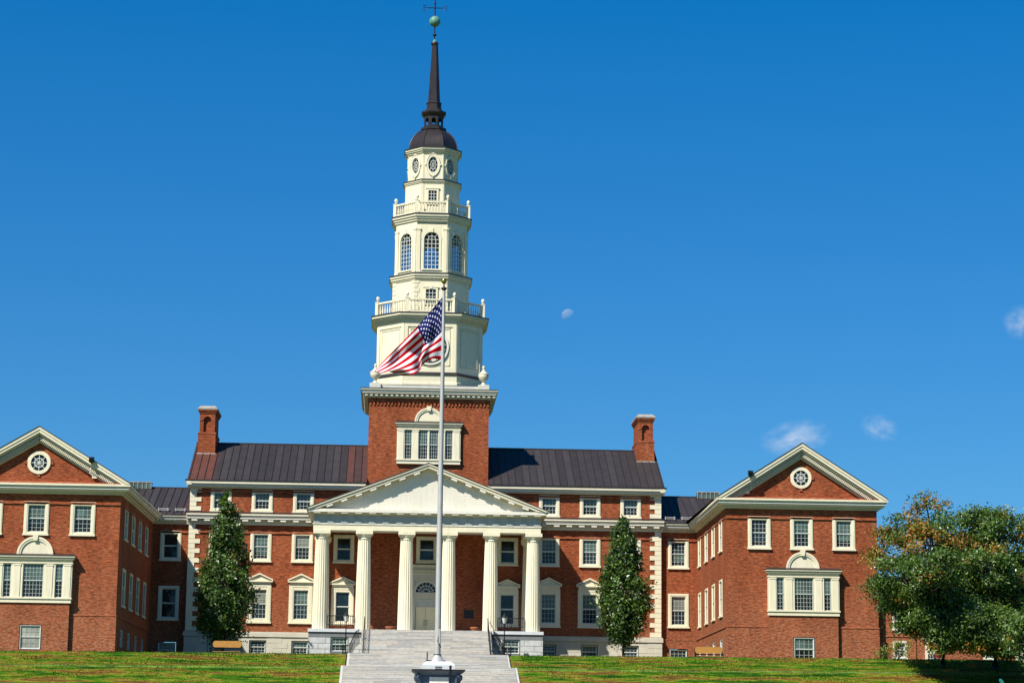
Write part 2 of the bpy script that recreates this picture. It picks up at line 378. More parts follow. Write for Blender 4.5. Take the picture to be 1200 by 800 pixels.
# ================================================================== THE LIBRARY
LIB = thing('library', 'large red brick library with white columned portico, tall cream steeple and two gabled wings', 'building', (0, 0, 8.1))
def wallpanel(mb, M, u0, u1, z0, z1, holes, mat):
    us = sorted({u0, u1, *[h[0] for h in holes], *[h[1] for h in holes]}); zs = sorted({z0, z1, *[h[2] for h in holes], *[h[3] for h in holes]})
    us = [u for u in us if u0 <= u <= u1]; zs = [z for z in zs if z0 <= z <= z1]
    old = mb.M; mb.M = M
    for a, b in zip(us, us[1:]):
        for c, d in zip(zs, zs[1:]):
            mu, mz = (a+b)/2, (c+d)/2
            if any(h[0] < mu < h[1] and h[2] < mz < h[3] for h in holes): continue
            mb.add([(a,0,c),(b,0,c),(b,0,d),(a,0,d)], [(0,1,2,3)], mat)
    mb.M = old
WCACHE = {}
def window_meshes(w, h, fs, fb, ft, cols, ru, rl, up_m, lo_m, ped, case, prd, reveal, openf):
    """casing w x h with opening inset fs / fb / ft; origin bottom centre on the wall plane, facing -y"""
    key = (reveal, prd, round(w,2), round(h,2), fs, fb, ft, cols, ru, rl, up_m.name, lo_m.name, ped, case.name, openf)
    if key in WCACHE: return WCACHE[key]
    f = MB(); x = w/2; xo = x-fs; zb, zt = fb, h-ft
    if fs > .12:
        f.box(-x, -xo, -prd, .02, 0, h, case); f.box(xo, x, -prd, .02, 0, h, case)
        f.box(-xo, xo, -prd, .02, 0, zb, case); f.box(-xo, xo, -prd, .02, zt, h, case)
        f.box(-x-.05, x+.05, -prd-.10, .0, -.01, .13, case)            # sill
        f.box(-x+.06, -xo-.08, -prd-.03, -prd, .14, h-.182, case); f.box(xo+.08, x-.06, -prd-.03, -prd, .14, h-.182, case)
        f.box(-x+.06, x-.06, -prd-.03, -prd, h-.06-.12, h-.05, case)
    f.box(-xo-.04, -xo, .02 if fs > .12 else .0, reveal, zb-.04, zt+.04, case); f.box(xo, xo+.04, .02 if fs > .12 else .0, reveal, zb-.04, zt+.04, case)
    f.box(-xo, xo, .02 if fs > .12 else .0, reveal, zt, zt+.04, case); f.box(-xo, xo, .02 if fs > .12 else -.03, reveal, zb-.04, zb, case)
    if ped:   # pedimented head: frieze block, cornice, little gable
        f.box(-x+.05, x-.05, -prd-.04, .0, h, h+.22, case)
        f.box(-x-.12, x+.12, -prd-.22, .0, h+.22, h+.34, case)
        hw = x+.14; zp = h+.34; pk = ped
        f.prism([(-hw+.12, zp), (hw-.12, zp), (0, zp+pk-.16)], -prd-.08, 0, case)
        for sx in (-1, 1):
            P = [(sx*hw, zp), (sx*hw, zp+.12), (0, zp+pk), (0, zp+pk-.14)]
            f.prism(P if sx < 0 else P, -prd-.24, 0, case)
    # sashes
    s = MB(); mid = zb+(zt-zb)*(ru/(ru+rl)*0+.5)
    y1 = reveal*.35; y2 = reveal*.35+.05
    for (a, b, rows, y) in ((mid, zt, ru, y1), (zb, mid, rl, y2)):
        s.box(-xo, -xo+.06, y, y+.045, a, b, SASH); s.box(xo-.06, xo, y, y+.045, a, b, SASH)
        s.box(-xo+.06, xo-.06, y-.002, y+.045, b-.06, b, SASH); s.box(-xo+.06, xo-.06, y-.002, y+.045, a, a+.07, SASH)
        for i in range(1, cols):
            q = -xo+2*xo*i/cols; s.box(q-.016, q+.016, y+.004, y+.04, a+.07, b-.06, BAR)
        for i in range(1, rows):
            q = a+(b-a)*i/rows; s.box(-xo+.06, xo-.06, y+.001, y+.037, q-.016, q+.016, BAR)
    if openf: pass
    p = MB()
    p.add([(-xo,y1+.025,mid),(xo,y1+.025,mid),(xo,y1+.025,zt),(-xo,y1+.025,zt)], [(0,1,2,3)], up_m)
    if openf:   # lower sash raised a little: dark room behind
        p.add([(-xo,y2+.025,zb+openf),(xo,y2+.025,zb+openf),(xo,y2+.025,mid),(-xo,y2+.025,mid)], [(0,1,2,3)], lo_m)
        p.add([(-xo,reveal,zb),(xo,reveal,zb),(xo,reveal,zb+openf),(-xo,reveal,zb+openf)], [(0,1,2,3)], INTER)
    else: p.add([(-xo,y2+.025,zb),(xo,y2+.025,zb),(xo,y2+.025,mid),(-xo,y2+.025,mid)], [(0,1,2,3)], lo_m)
    def mk(mb, nm):
        me = bpy.data.meshes.new(nm); me.from_pydata(mb.v, [], mb.f)
        for m in mb.mats: me.materials.append(m)
        me.polygons.foreach_set('material_index', mb.m); me.update(); return me
    WCACHE[key] = (mk(f, 'window'), mk(s, 'sash'), mk(p, 'pane')); return WCACHE[key]
wr = random.Random(4)
def put_window(M, w, h, fs=.31, fb=.28, ft=.27, cols=4, ru=3, rl=3, um=None, lm=None, ped=0, case=None, prd=.08, reveal=.24, openf=0, parent=None):
    um = um or wr.choice([GL_UP, GL_UP, GL_UP, GL_BLUE, GL_BL, GL_LO]); lm = lm or wr.choice([GL_LO, GL_LO, GL_BLUE, GL_UP, GL_LO])
    a, b, c = window_meshes(w, h, fs, fb, ft, cols, ru, rl, um, lm, ped, case or CREAM, prd, reveal, openf)
    o = link('window', a, parent or LIB, M)
    for nm, me in (('sash', b), ('pane', c)):
        k = bpy.data.objects.new(nm, me); COL.objects.link(k); k.parent = o
    return o
def wallM(o, ang=0): return Matrix.Translation(o) @ Matrix.Rotation(ang, 4, 'Z')
def facade(name, M, u0, u1, z0, z1, wins, mat=BRICK):
    """wins: dicts with u, z, w, h (+ window args). cuts the holes, adds the windows"""
    mb = MB(); holes = []
    for d in wins:
        fs, fb, ft = d.get('fs', .31), d.get('fb', .28), d.get('ft', .27)
        if fs <= .12: holes.append((d['u']-d['w']/2, d['u']+d['w']/2, d['z'], d['z']+d['h']))
        else: holes.append((d['u']-d['w']/2+fs, d['u']+d['w']/2-fs, d['z']+fb, d['z']+d['h']-ft))
    wallpanel(mb, M, u0, u1, z0, z1, holes, mat)
    return mb, holes
def add_windows(M, wins):
    for d in wins:
        d = dict(d); u, z = d.pop('u'), d.pop('z')
        put_window(M @ Matrix.Translation((u, 0, z)), **d)
BASE = dict(fs=.10, fb=.08, ft=.08, case=SASH, prd=0, cols=4, ru=2, rl=2)
# ---- main block
colx = [-18.3, -14.65, -10.98, 10.98, 14.65, 18.3]
wins = []
for i, x in enumerate(colx):
    wins.append(dict(u=x, z=21.86, w=1.86, h=1.98, ru=2, rl=2, openf=(.28 if i in (1, 4) else 0)))
    wins.append(dict(u=x, z=17.43, w=1.88, h=2.70, openf=(.45 if i == 1 else 0)))
    wins.append(dict(u=x, z=12.05, w=2.1, h=3.4, fs=.42, fb=.4, ft=.45, ped=.68))
for x in (-7.3, 7.3):
    wins.append(dict(u=x, z=17.45, w=1.84, h=2.52, cols=1, ru=1, rl=1, um=GL_LO, lm=GL_LO)); wins.append(dict(u=x, z=12.0, w=2.0, h=3.3, fs=.40, fb=.3, ft=.4, ped=.62, cols=1, ru=1, rl=1, um=GL_BLUE, lm=GL_LO))
wins.append(dict(u=.08, z=17.55, w=1.9, h=2.4, cols=1, ru=1, rl=1, um=GL_LO, lm=GL_BLUE))
M0 = wallM((0, 0, 0))
mb, _ = facade('wall', M0, -21, 21, 10.99, 24.7, wins)
# side and back walls of the main block, gables
for sx in (-1, 1):
    P = [(sx*21, 0, 8), (sx*21, 14, 8), (sx*21, 14, 24.7), (sx*21, 0, 24.7)]
    mb.add(P, [(0, 1, 2, 3) if sx > 0 else (3, 2, 1, 0)], BRICK)
    mb.add([(sx*20.95, -.2, 24.6), (sx*20.95, 14.2, 24.6), (sx*20.95, 7, 28.75)], [(0, 1, 2)], BRICK)
mb.add([(-21,14,8),(21,14,8),(21,14,24.7),(-21,14,24.7)], [(3,2,1,0)], BRICK)
for z, xr in ((23.62, [(-20.4, -5.5), (5.5, 20.4)]), (19.96, [(-20.2, -9.9), (9.9, 20.2)])):
    for a, b in xr: mb.box(a, b, -.12, .01, z, z+.16, BRICK2)
mb.build('wall', LIB)
add_windows(M0, wins)
# limestone base of the main block
mb = MB(); bw = [dict(u=x, z=9.35, w=1.5, h=1.22, **BASE) for x in (-18.3, -14.65, -10.95, 10.95, 14.65, 18.3)]
holes = [(d['u']-.75, d['u']+.75, 9.35, 10.57) for d in bw]
wallpanel(mb, wallM((0, -.1, 0)), -21.12, 21.12, 8, 10.86, holes, STONE)
for h in holes:
    for x in (h[0], h[1]): mb.add([(x,-.1,h[2]),(x,.3,h[2]),(x,.3,h[3]),(x,-.1,h[3])], [(0,1,2,3)], STONE)
    mb.add([(h[0],-.1,h[3]),(h[1],-.1,h[3]),(h[1],.3,h[3]),(h[0],.3,h[3])], [(0,1,2,3)], STONE)
for sx in (-1, 1): mb.add([(sx*21.12,-.1,8),(sx*21.12,1,8),(sx*21.12,1,10.86),(sx*21.12,-.1,10.86)], [(0,1,2,3)], STONE)
mb.box(-21.22, 21.22, -.2, .02, 10.86, 11.2, STONE); mb.box(-21.17, 21.17, -.15, .02, 11.2, 11.3, STONE)
for a, b in ((-21.13, -9.95), (9.95, 21.13)):     # ashlar courses, standing a hair proud
    z = 8.1
    k = 0
    while z < 10.8:
        x = a-.5*(k % 2)
        while x < b:
            xa, xb = max(a, x+.012), min(b, x+1.3-.012); zb = min(10.84, z+.45-.024)
            if xb > xa+.1 and not any(h[0] < xb and h[1] > xa and h[3] > z and h[2] < zb for h in holes):
                mb.box(xa, xb, -.12, -.09, z, zb, STONE)
            x += 1.3
        z += .45; k += 1
mb.build('stone_base', LIB)
add_windows(wallM((0, .06, 0)), bw)
# ---- quoins
for sx in (-1, 1):
    mb = MB()
    for z0, z1 in ((11.32, 20.7), (21.9, 23.95)):
        nq = round((z1-z0)/.42); dz = (z1-z0)/nq
        for i in range(nq):
            L = 1.02 if i % 2 == 0 else .58
            a, b = sorted((sx*21.06, sx*(21.06-L)))
            mb.box(a, b, -.07, .30, z0+i*dz+.015, z0+(i+1)*dz-.015, CREAM)
        a, b = sorted((sx*21.035, sx*(21.06-.5))); mb.box(a, b, -.03, .28, z0, z1, CREAM)
    mb.build('quoin_strip', LIB)
# ---- cornices
def lintel(mb, x0, x1, yf, prof, back=.0):
    """stack of boxes: (z0, z1, proj, mat)"""
    for z0, z1, pr, m in prof: mb.box(x0-pr*.0, x1+pr*.0, yf-pr, back, z0, z1, m)
ENT = [(20.70, 20.86, .14, WHITE), (20.86, 20.95, .22, CREAM2), (20.95, 21.17, .26, CREAM2), (21.17, 21.30, .70, WHITE), (21.30, 21.46, .74, CREAM2), (21.46, 21.6, .84, CREAM2)]
for a, b in ((-21.25, -9.8), (9.8, 21.25)):
    mb = MB()
    lintel(mb, a, b, 0, ENT)
    x = a+.45
    while x < b-.2:
        mb.box(x, x+.5, -.64, -.2, 20.97, 21.169, WHITE); x += 1.12
    mb.add([(a,-.84,21.602),(b,-.84,21.602),(b,0,21.86),(a,0,21.86)], [(0,1,2,3)], DARK)
    for x in (a, b): mb.add([(x,-.84,21.602),(x,0,21.602),(x,0,21.86)], [(0,1,2)], DARK)
    mb.build('modillion_cornice', LIB)
for sx in (-1, 1):
    mb = MB()   # eaves cornice
    for z0, z1, pr, m in ((23.93, 24.06, .34, CREAM2), (24.06, 24.16, .62, WHITE), (24.16, 24.28, .60, CREAM2), (24.28, 24.52, .78, CREAM2)):
        a, b = sorted((sx*5.46, sx*(21.15+pr*.3))); mb.box(a, b, -pr, .02, z0, z1, m)
    a, b = sorted((sx*5.46, sx*21.48)); mb.box(a, b, -.84, .1, 24.52, 24.62, DARK)
    x0, x1 = sorted((sx*20.9, sx*21.3))    # verge boards
    for ya, yb in ((-.8, 7), (14.8, 7)):
        mb.add([(x0,ya,24.45),(x1,ya,24.45),(x1,yb,28.82),(x0,yb,28.82),(x0,ya,24.15),(x1,ya,24.15),(x1,yb,28.5),(x0,yb,28.5)], [(0,1,2,3),(4,7,6,5),(0,4,5,1),(0,3,7,4),(1,5,6,2)], CREAM2)
    mb.build('eaves_cornice', LIB)
# ---- roofs with standing seams
def seam_roof(x0, x1, y0, z0, y1, z1, pitch=.66, name='roof', clipx=None, mat=ROOF):
    mb = MB(); th = .08; yb = 2*y1-y0
    mb.add([(x0,y0,z0),(x1,y0,z0),(x1,y1,z1),(x0,y1,z1)], [(0,1,2,3)], mat)
    mb.add([(x0,yb,z0),(x1,yb,z0),(x1,y1,z1),(x0,y1,z1)], [(3,2,1,0)], mat)
    mb.add([(x0,y0,z0-th),(x1,y0,z0-th),(x1,y0,z0),(x0,y0,z0)], [(0,1,2,3)], mat)
    for x in (x0, x1): mb.add([(x,y0,z0-th),(x,y0,z0),(x,y1,z1),(x,y1,z1-th*2),(x,yb,z0),(x,yb,z0-th)], [(0,1,2,3),(3,2,4,5)], mat)
    L = math.hypot(y1-y0, z1-z0); ny, nz = -(z1-z0)/L, (y1-y0)/L
    x = math.ceil(x0/pitch)*pitch
    while x < x1:
        a = .022; h = .07
        if x0+.05 < x < x1-.05:
            q = [(x-a,y0,z0),(x+a,y0,z0),(x+a,y1,z1),(x-a,y1,z1)]
            q2 = [(px, py+ny*h, pz+nz*h) for px, py, pz in q]
            mb.add(q+q2, [(4,5,6,7),(0,1,5,4),(1,2,6,5),(3,0,4,7)], DARK)
        x += pitch
    mb.box(x0, x1, y1-.12, y1+.12, z1-.04, z1+.07, DARK)
    return mb
seam_roof(-21.28, -5.37, -.86, 24.64, 7, 28.95).build('roof', LIB); seam_roof(5.46, 21.28, -.86, 24.64, 7, 28.95).build('roof', LIB)
# ---- link blocks
for sx in (-1, 1):
    gg = dict(cols=1, ru=1, rl=1, um=GL_LO, lm=GL_LO) if sx < 0 else {}
    wn = [dict(u=sx*22.66, z=17.45, w=1.86, h=2.68, openf=(.4 if sx > 0 else 0), **gg), dict(u=sx*22.66, z=12.2, w=1.86, h=3.05, **gg), dict(u=sx*22.66, z=8.9, w=1.62, h=1.42, **BASE)]
    a, b = sorted((sx*20.9, sx*24.6))
    mb, _ = facade('wall', wallM((0, .5, 0)), a, b, 8, 21.2, wn)
    a, b = sorted((sx*21.15, sx*24.3))
    mb.box(a, b, .42, .51, 10.7, 11.1, BRICK); mb.box(a, b, .40, .505, 11.1, 11.22, BRICK2)
    h_ = sx*22.66
    for xa, xb in ((a, h_-.83), (h_+.83, b)): mb.box(xa, xb, .42, .51, 8, 10.7, BRICK)
    mb.box(h_-.83, h_+.83, .42, .51, 10.36, 10.7, BRICK2)
    mb.box(a, b, .39, .51, 19.94, 20.10, BRICK2)
    mb.build('wall', LIB)
    add_windows(wallM((0, .5, 0)), wn)
# ---- wings
WI = {-1: dict(cx=-31.15, xi=-24.58, xb=-24.27, xo=-37.7, yf=-21.0, sp=3.64, s=1.05, ap=26.0), 1: dict(cx=30.22, xi=24.05, xb=24.3, xo=36.42, yf=-19.4, sp=3.46, s=1.0, ap=26.05)}
def rake_polys(cx, za, slope, H, top, bot, floor):
    out = []
    for q in (-1, 1):
        xt = (za+top-floor)/slope; xb = (za+bot-floor)/slope
        if xt > H: P = [(q*H, floor), (q*H, za+top-slope*H)] if xb <= H else [(q*H, za+bot-slope*H), (q*H, za+top-slope*H)]
        else: P = [(q*xt, floor)]
        P = [(0, za+top), (0, za+bot)]+([(q*xb, floor)] if xb < H else [])+P
        P = [(cx+x, z) for x, z in P]
        out.append(P if q > 0 else P[::-1])
    return out
def semi(n, r, cx, cz, a0=0, a1=PI): return [(cx+r*math.cos(a0+(a1-a0)*i/n), cz+r*math.sin(a0+(a1-a0)*i/n)) for i in range(n+1)]
def arc_ring(mb, cx, cz, r0, r1, y0, y1, mat, n=20, a0=0, a1=PI, sx=1., sz=1.):
    for i in range(n):
        t0, t1 = a0+(a1-a0)*i/n, a0+(a1-a0)*(i+1)/n
        P = [(cx+sx*r*math.cos(t), cz+sz*r*math.sin(t)) for r, t in ((r0, t0), (r1, t0), (r1, t1), (r0, t1))]
        mb.prism(P, y0, y1, mat)
def palladian(M, s, zb, zt, ze, hw, cw, so, si, proj, arch_r, twin=False, cols=6):
    """bay frame: zb sill bottom, zt opening top, ze top of entablature; parts returned"""
    old = MB(); mb = old; mb.M = M
    zs = zb+.42
    mb.box(-hw, hw, -proj, 0, zb, zs-.12, CREAM); mb.box(-hw-.06, hw+.06, -proj-.08, 0, zs-.12, zs, CREAM)
    edges = [(-hw, -so), (-si, -cw), (cw, si), (so, hw)]
    for a, b in edges:
        mb.box(a, b, -proj, 0, zs, zt, CREAM)
        m_ = (a+b)/2; w_ = (b-a)/2
        pw = min(w_-.03, .26)
        mb.box(m_-pw, m_+pw, -proj-.05, -proj, zs, zt, CREAM); mb.box(m_-pw-.04, m_+pw+.04, -proj-.08, -proj, zt-.12, zt-.005, CREAM)
    mb.box(-hw, hw, -proj, 0, zt, ze-.28, CREAM)
    mb.box(-hw-.05, hw+.05, -proj-.06, 0, zt+.05, zt+.13, CREAM)
    mb.box(-hw-.12, hw+.12, -proj-.16, 0, ze-.28, ze-.12, CREAM2); mb.box(-hw-.2, hw+.2, -proj-.26, 0, ze-.12, ze, CREAM2)
    mb.add([(-hw-.24,-proj-.3,ze+.002),(hw+.24,-proj-.3,ze+.002),(hw,0,ze+.22),(-hw,0,ze+.22)], [(0,1,2,3)], DARK)
    for x, q in ((-hw-.24, -hw), (hw+.24, hw)): mb.add([(x,-proj-.3,ze+.002),(x,0,ze+.002),(q,0,ze+.22)], [(0,1,2)], DARK)
    # blind lunette above
    zc = ze+.12
    arc_ring(mb, 0, zc, arch_r*.80, arch_r, -.16, 0, CREAM); arc_ring(mb, 0, zc, arch_r*.9, arch_r*1.02, -.2, -.16, CREAM)
    mb.prism(semi(20, arch_r*.8, 0, zc), -.07, 0, CREAM)
    mb.prism([(-.14, zc+arch_r*.78), (.14, zc+arch_r*.78), (.22, zc+arch_r*1.12), (-.22, zc+arch_r*1.12)], -.28, 0, CREAM)
    # reveals
    for a, b in ((-so, -si), (-cw, cw), (si, so)):
        for x in (a, b): mb.add([(x,-proj,zs),(x,0,zs),(x,0,zt),(x,-proj,zt)], [(0,1,2,3)], CREAM)
    o = mb.build('bay_window', LIB)
    mid = (zs+zt)/2
    bays = [(-so, -si, 2), (-cw, cw, cols), (si, so, 2)]
    if twin: bays = [(-so, -si, 3), (-cw, -.06, 4), (.06, cw, 4), (si, so, 3)]
    for a, b, c in bays:
        sp_ = MB(); sp_.M = M; pn = MB(); pn.M = M
        if twin and b == -.06: sp_.box(-.06, .06, -proj+.02, -.02, zs, zt, CREAM)
        for (p, q) in ((mid, zt), (zs, mid)):
            y = -proj+.10+(.04 if p == zs else 0)
            sp_.box(a, a+.06, y, y+.05, p, q, SASH); sp_.box(b-.06, b, y, y+.05, p, q, SASH); sp_.box(a+.06, b-.06, y, y+.05, q-.05, q, SASH); sp_.box(a+.06, b-.06, y, y+.05, p, p+.06, SASH)
            for i in range(1, c): x = a+(b-a)*i/c; sp_.box(x-.016, x+.016, y+.004, y+.04, p+.06, q-.05, BAR)
            for i in range(1, 4): z = p+(q-p)*i/4; sp_.box(a+.06, b-.06, y+.002, y+.038, z-.016, z+.016, BAR)
            pn.add([(a,y+.026,p),(b,y+.026,p),(b,y+.026,q),(a,y+.026,q)], [(0,1,2,3)], GL_UP if p == mid else GL_LO)
        sp_.build('sash', o); pn.build('pane', o)
    return o
for sx, d in WI.items():
    cx, xi, xb, xo, yf = d['cx'], d['xi'], d['xb'], d['xo'], d['yf']; s = d['s']; hw = abs(xo-xi)/2
    a, b = sorted((xi, xo))
    wn = [dict(u=cx+k*d['sp'], z=17.43, w=1.86*s, h=2.68, openf=((.5 if k != 0 else 0) if sx > 0 else (.5 if k == 0 else 0))) for k in (-1, 0, 1)]
    mb, _ = facade('wall', wallM((0, yf, 0)), a, b, 8, 21.2, wn)
    bp = .42; bh = 2.83*s
    # projecting brick base of the bay, water table
    bz0, bz1 = 8.45, 10.38
    bwn = [dict(u=cx+.05, z=bz0, w=1.72, h=bz1-bz0, **{**BASE, 'um': GL_UP if sx > 0 else GL_CUR, 'lm': GL_LO if sx > 0 else GL_CUR})]
    m2, _ = facade('wall', wallM((0, yf-bp, 0)), cx-bh, cx+bh, 8, 12.1, bwn)
    for x, q in ((cx-bh, 0), (cx+bh, 1)): m2.add([(x,yf-bp,8),(x,yf,8),(x,yf,12.1),(x,yf-bp,12.1)], [(0,1,2,3) if q else (3,2,1,0)], BRICK)
    mb.v, mb.f, mb.m, mb.sm = mb.v+m2.v, mb.f+[[i+len(mb.v) for i in f] for f in m2.f], mb.m+m2.m, mb.sm+m2.sm
    for x0, x1 in ((a-.05, cx-bh), (cx+bh, b+.05)):
        mb.box(x0, x1, yf-.06, yf, 8, 11.15, BRICK); mb.box(x0-.02, x1+.02, yf-.1, yf, 11.15, 11.27, BRICK2)
    mb.box(a, b, yf-.11, yf, 19.92, 20.08, BRICK2)
    # header arch over the basement window
    mb.box(cx-.95, cx+1.05, yf-bp-.02, yf-bp, 10.4, 10.75, BRICK2)
    # inner side wall (skewed a touch) and outer, back walls
    A, B = Vector((xi, yf, 0)), Vector((xb, .5, 0)); Ls = (B-A).length
    if sx < 0: ang = math.atan2(B.y-A.y, B.x-A.x); O = A; cen = [(-17.2, ), (-12.75, ), (-8.3, ), (-3.8, )]
    else: ang = math.atan2(A.y-B.y, A.x-B.x); O = B; cen = [(-16.1, ), (-11.35, ), (-6.65, ), (-1.85, )]
    MS = wallM(O, ang)
    us = [((q[0]-yf) if sx < 0 else (.5-q[0])) for q in cen]
    sw = []
    for u in us:
        k_ = dict(fs=.18, fb=.2, ft=.2, reveal=.06, prd=.02, cols=1, ru=1, rl=1, um=GL_LO, lm=GL_LO); sw += [dict(u=u, z=17.43, w=1.86, h=2.68, **k_), dict(u=u, z=12.1, w=1.86, h=3.1, **k_), dict(u=u, z=8.9, w=1.5, h=1.45, **BASE)]
    m2, _ = facade('wall', MS, 0, Ls, 8, 21.2, sw)
    mb.v, mb.f, mb.m, mb.sm = mb.v+m2.v, mb.f+[[i+len(mb.v) for i in f] for f in m2.f], mb.m+m2.m, mb.sm+m2.sm
    old = mb.M; mb.M = MS
    mb.box(0, Ls-.01, -.07, 0, 11.12, 11.24, BRICK2); mb.box(.02, Ls-.02, -.06, 0, 19.93, 20.06, BRICK2)
    mb.M = old
    mb.add([(xo,yf,8),(xo,14,8),(xo,14,21.2),(xo,yf,21.2)], [(0,1,2,3) if sx > 0 else (3,2,1,0)], BRICK)
    mb.add([(xo,14,8),(xb,14,8),(xb,14,21.2),(xo,14,21.2)], [(0,1,2,3)], BRICK)
    # gable brick
    mb.add([(a-.05,yf,21.2),(b+.05,yf,21.2),(cx,yf,25.5)], [(0,1,2)], BRICK)
    mb.build('wall', LIB)
    add_windows(wallM((0, yf, 0)), wn); add_windows(wallM((0, yf-bp, 0)), bwn); add_windows(MS, sw)
    # horizontal cornice, front and inner side, into the link
    mb = MB()
    CP = [(20.72, 20.84, .16, CREAM2), (20.84, 20.98, .30, CREAM2), (20.98, 21.10, .58, CREAM2), (21.10, 21.26, .66, WHITE), (21.26, 21.34, .70, CREAM2), (21.34, 21.50, .80, CREAM)]
    for z0, z1, pr, m in CP:
        mb.box(a-pr, b+pr, yf-pr, yf+.01, z0, z1, m)
        # side run
        i0, i1 = (xi, xb) if sx > 0 else (xi, xb)
        q = -sx*pr
        mb.add([(xi+q,yf,z0),(xb+q,.5-pr,z0),(xb,.5-pr,z0),(xi,yf,z0),(xi+q,yf,z1),(xb+q,.5-pr,z1),(xb,.5-pr,z1),(xi,yf,z1)],
               [(0,3,2,1),(4,5,6,7),(0,1,5,4),(1,2,6,5),(2,3,7,6),(3,0,4,7)], m)
        x0, x1 = sorted((xb-sx*.0, sx*20.95)); mb.box(x0, x1, .5-pr, .52, z0+.002, z1-.002, m)
        mb.box(*sorted((xo, xo+sx*pr)), yf, 14, z0, z1, m)
    mb.add([(a-.8,yf-.8,21.502),(b+.8,yf-.8,21.502),(b,yf,21.72),(a,yf,21.72)], [(0,1,2,3)], BRICK2)
    x = a-.1      # small dentils under the corona
    mb.build('wing_cornice', LIB)
    # raking cornice of the wing gable
    mb = MB(); H = hw+.8; zc = 21.56; za = d['ap']
    slope = (za-zc)/H; nx = 1/math.hypot(1, slope)
    def rake(y0, y1, top, bot, m, inset=0):
        for P in rake_polys(cx, za, slope, H-inset, top, bot, 21.503): mb.prism(P, y0, y1, m)
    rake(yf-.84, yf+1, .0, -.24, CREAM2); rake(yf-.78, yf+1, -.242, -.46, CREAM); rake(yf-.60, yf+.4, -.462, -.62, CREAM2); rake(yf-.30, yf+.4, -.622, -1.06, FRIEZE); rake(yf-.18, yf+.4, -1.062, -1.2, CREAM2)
    rake(yf-.88, yf+1, .06, .003, DARK)
    nD = 52
    for q in (-1, 1):
        for i in range(nD):
            t = (i+.5)/nD; x = cx+q*(H-.9)*(1-t); z = zc+slope*(H-abs(x-cx))-.84
            mb.cbox((x, yf-.38, z), (.085, .17, .3), CREAM2, Matrix.Rotation(q*math.atan(slope), 4, 'Y'))
    mb.build('raking_cornice', LIB)
    # roof over the wing
    mb = MB()
    for q in (-1, 1):
        mb.add([(cx+q*H,yf-.84,zc+.062),(cx,yf-.84,za+.062),(cx,14,za+.062),(cx+q*H,14,zc+.062)], [(0,1,2,3)], ROOF)
    mb.add([(cx-H,14,zc),(cx+H,14,zc),(cx,14,za)], [(2,1,0)], BRICK)
    mb.build('roof', LIB)
    # round window
    mb = MB(); zr = 23.2 if sx < 0 else 23.3; R0 = .86*s
    arc_ring(mb, cx, zr, R0*.72, R0, yf-.12, yf+.02, CREAM, 28, 0, 2*PI); arc_ring(mb, cx, zr, R0*.84, R0*1.04, yf-.08, yf, CREAM, 28, 0, 2*PI)
    for k in range(4): 
        t = k*PI/2; mb.cbox((cx+math.cos(t)*R0*1.12, yf-.04, zr+math.sin(t)*R0*1.12), (.24, .1, .24), BRICK2)
    o = mb.build('round_window', LIB)
    mb = MB()
    for k in range(8):
        t = k*PI/4; mb.cbox((cx+math.cos(t)*R0*.42, yf-.05, zr+math.sin(t)*R0*.42), (R0*.6, .05, .05), SASH, Matrix.Rotation(-t, 4, 'Y'))
    arc_ring(mb, cx, zr, R0*.36, R0*.44, yf-.08, yf-.03, SASH, 16, 0, 2*PI); arc_ring(mb, cx, zr, .0, R0*.13, yf-.085, yf-.03, SASH, 10, 0, 2*PI)
    mb.build('sash', o)
    mb = MB(); mb.prism(semi(28, R0*.73, cx, zr, 0, 2*PI)[:-1], yf-.02, yf-.01, GL_LO); mb.build('pane', o)
    palladian(wallM((cx+.05, yf, 0)), s, 12.1, 15.12, 15.78, 2.88*s, .76*s, 2.2*s, 1.64*s, bp+.12, 1.34*s)
    # link roof
    x0, x1 = sorted((sx*20.98, xb+sx*4.2))
    mb = seam_roof(x0, x1, -.34, 21.52, 7.5, 24.78); mb.build('roof', LIB)
    # snow guards on the link roof
    mb = MB()
    for k in range(2):
        x = sx*(21.9+k*1.5); 
        for dz in (0, .16): mb.cbox((x, .25+dz*2.2, 21.95+dz), (1.0, .05, .05), ALU)
        for q in (-.4, .4): mb.cbox((x+q, .4, 22.0), (.06, .4, .3), ALU)
    mb.build('snow_guard', LIB)
    # rooflight
    mb = MB(); x0, x1 = sorted((sx*25.3, sx*27.3))
    mb.box(x0, x1, 6.9, 8.3, 24.5, 24.62, DARK); 
    mb.box(x0, x1, 6.9, 8.3, 25.18, 25.26, CAPM)
    for i in range(6): x = x0+(x1-x0)*i/5; mb.box(x-.03, x+.03, 6.88, 6.94, 24.6, 25.18, CAPM)
    mb.box(x0+.03, x1-.03, 6.95, 8.25, 24.6, 25.18, GL_UP)
    mb.build('rooflight', LIB)
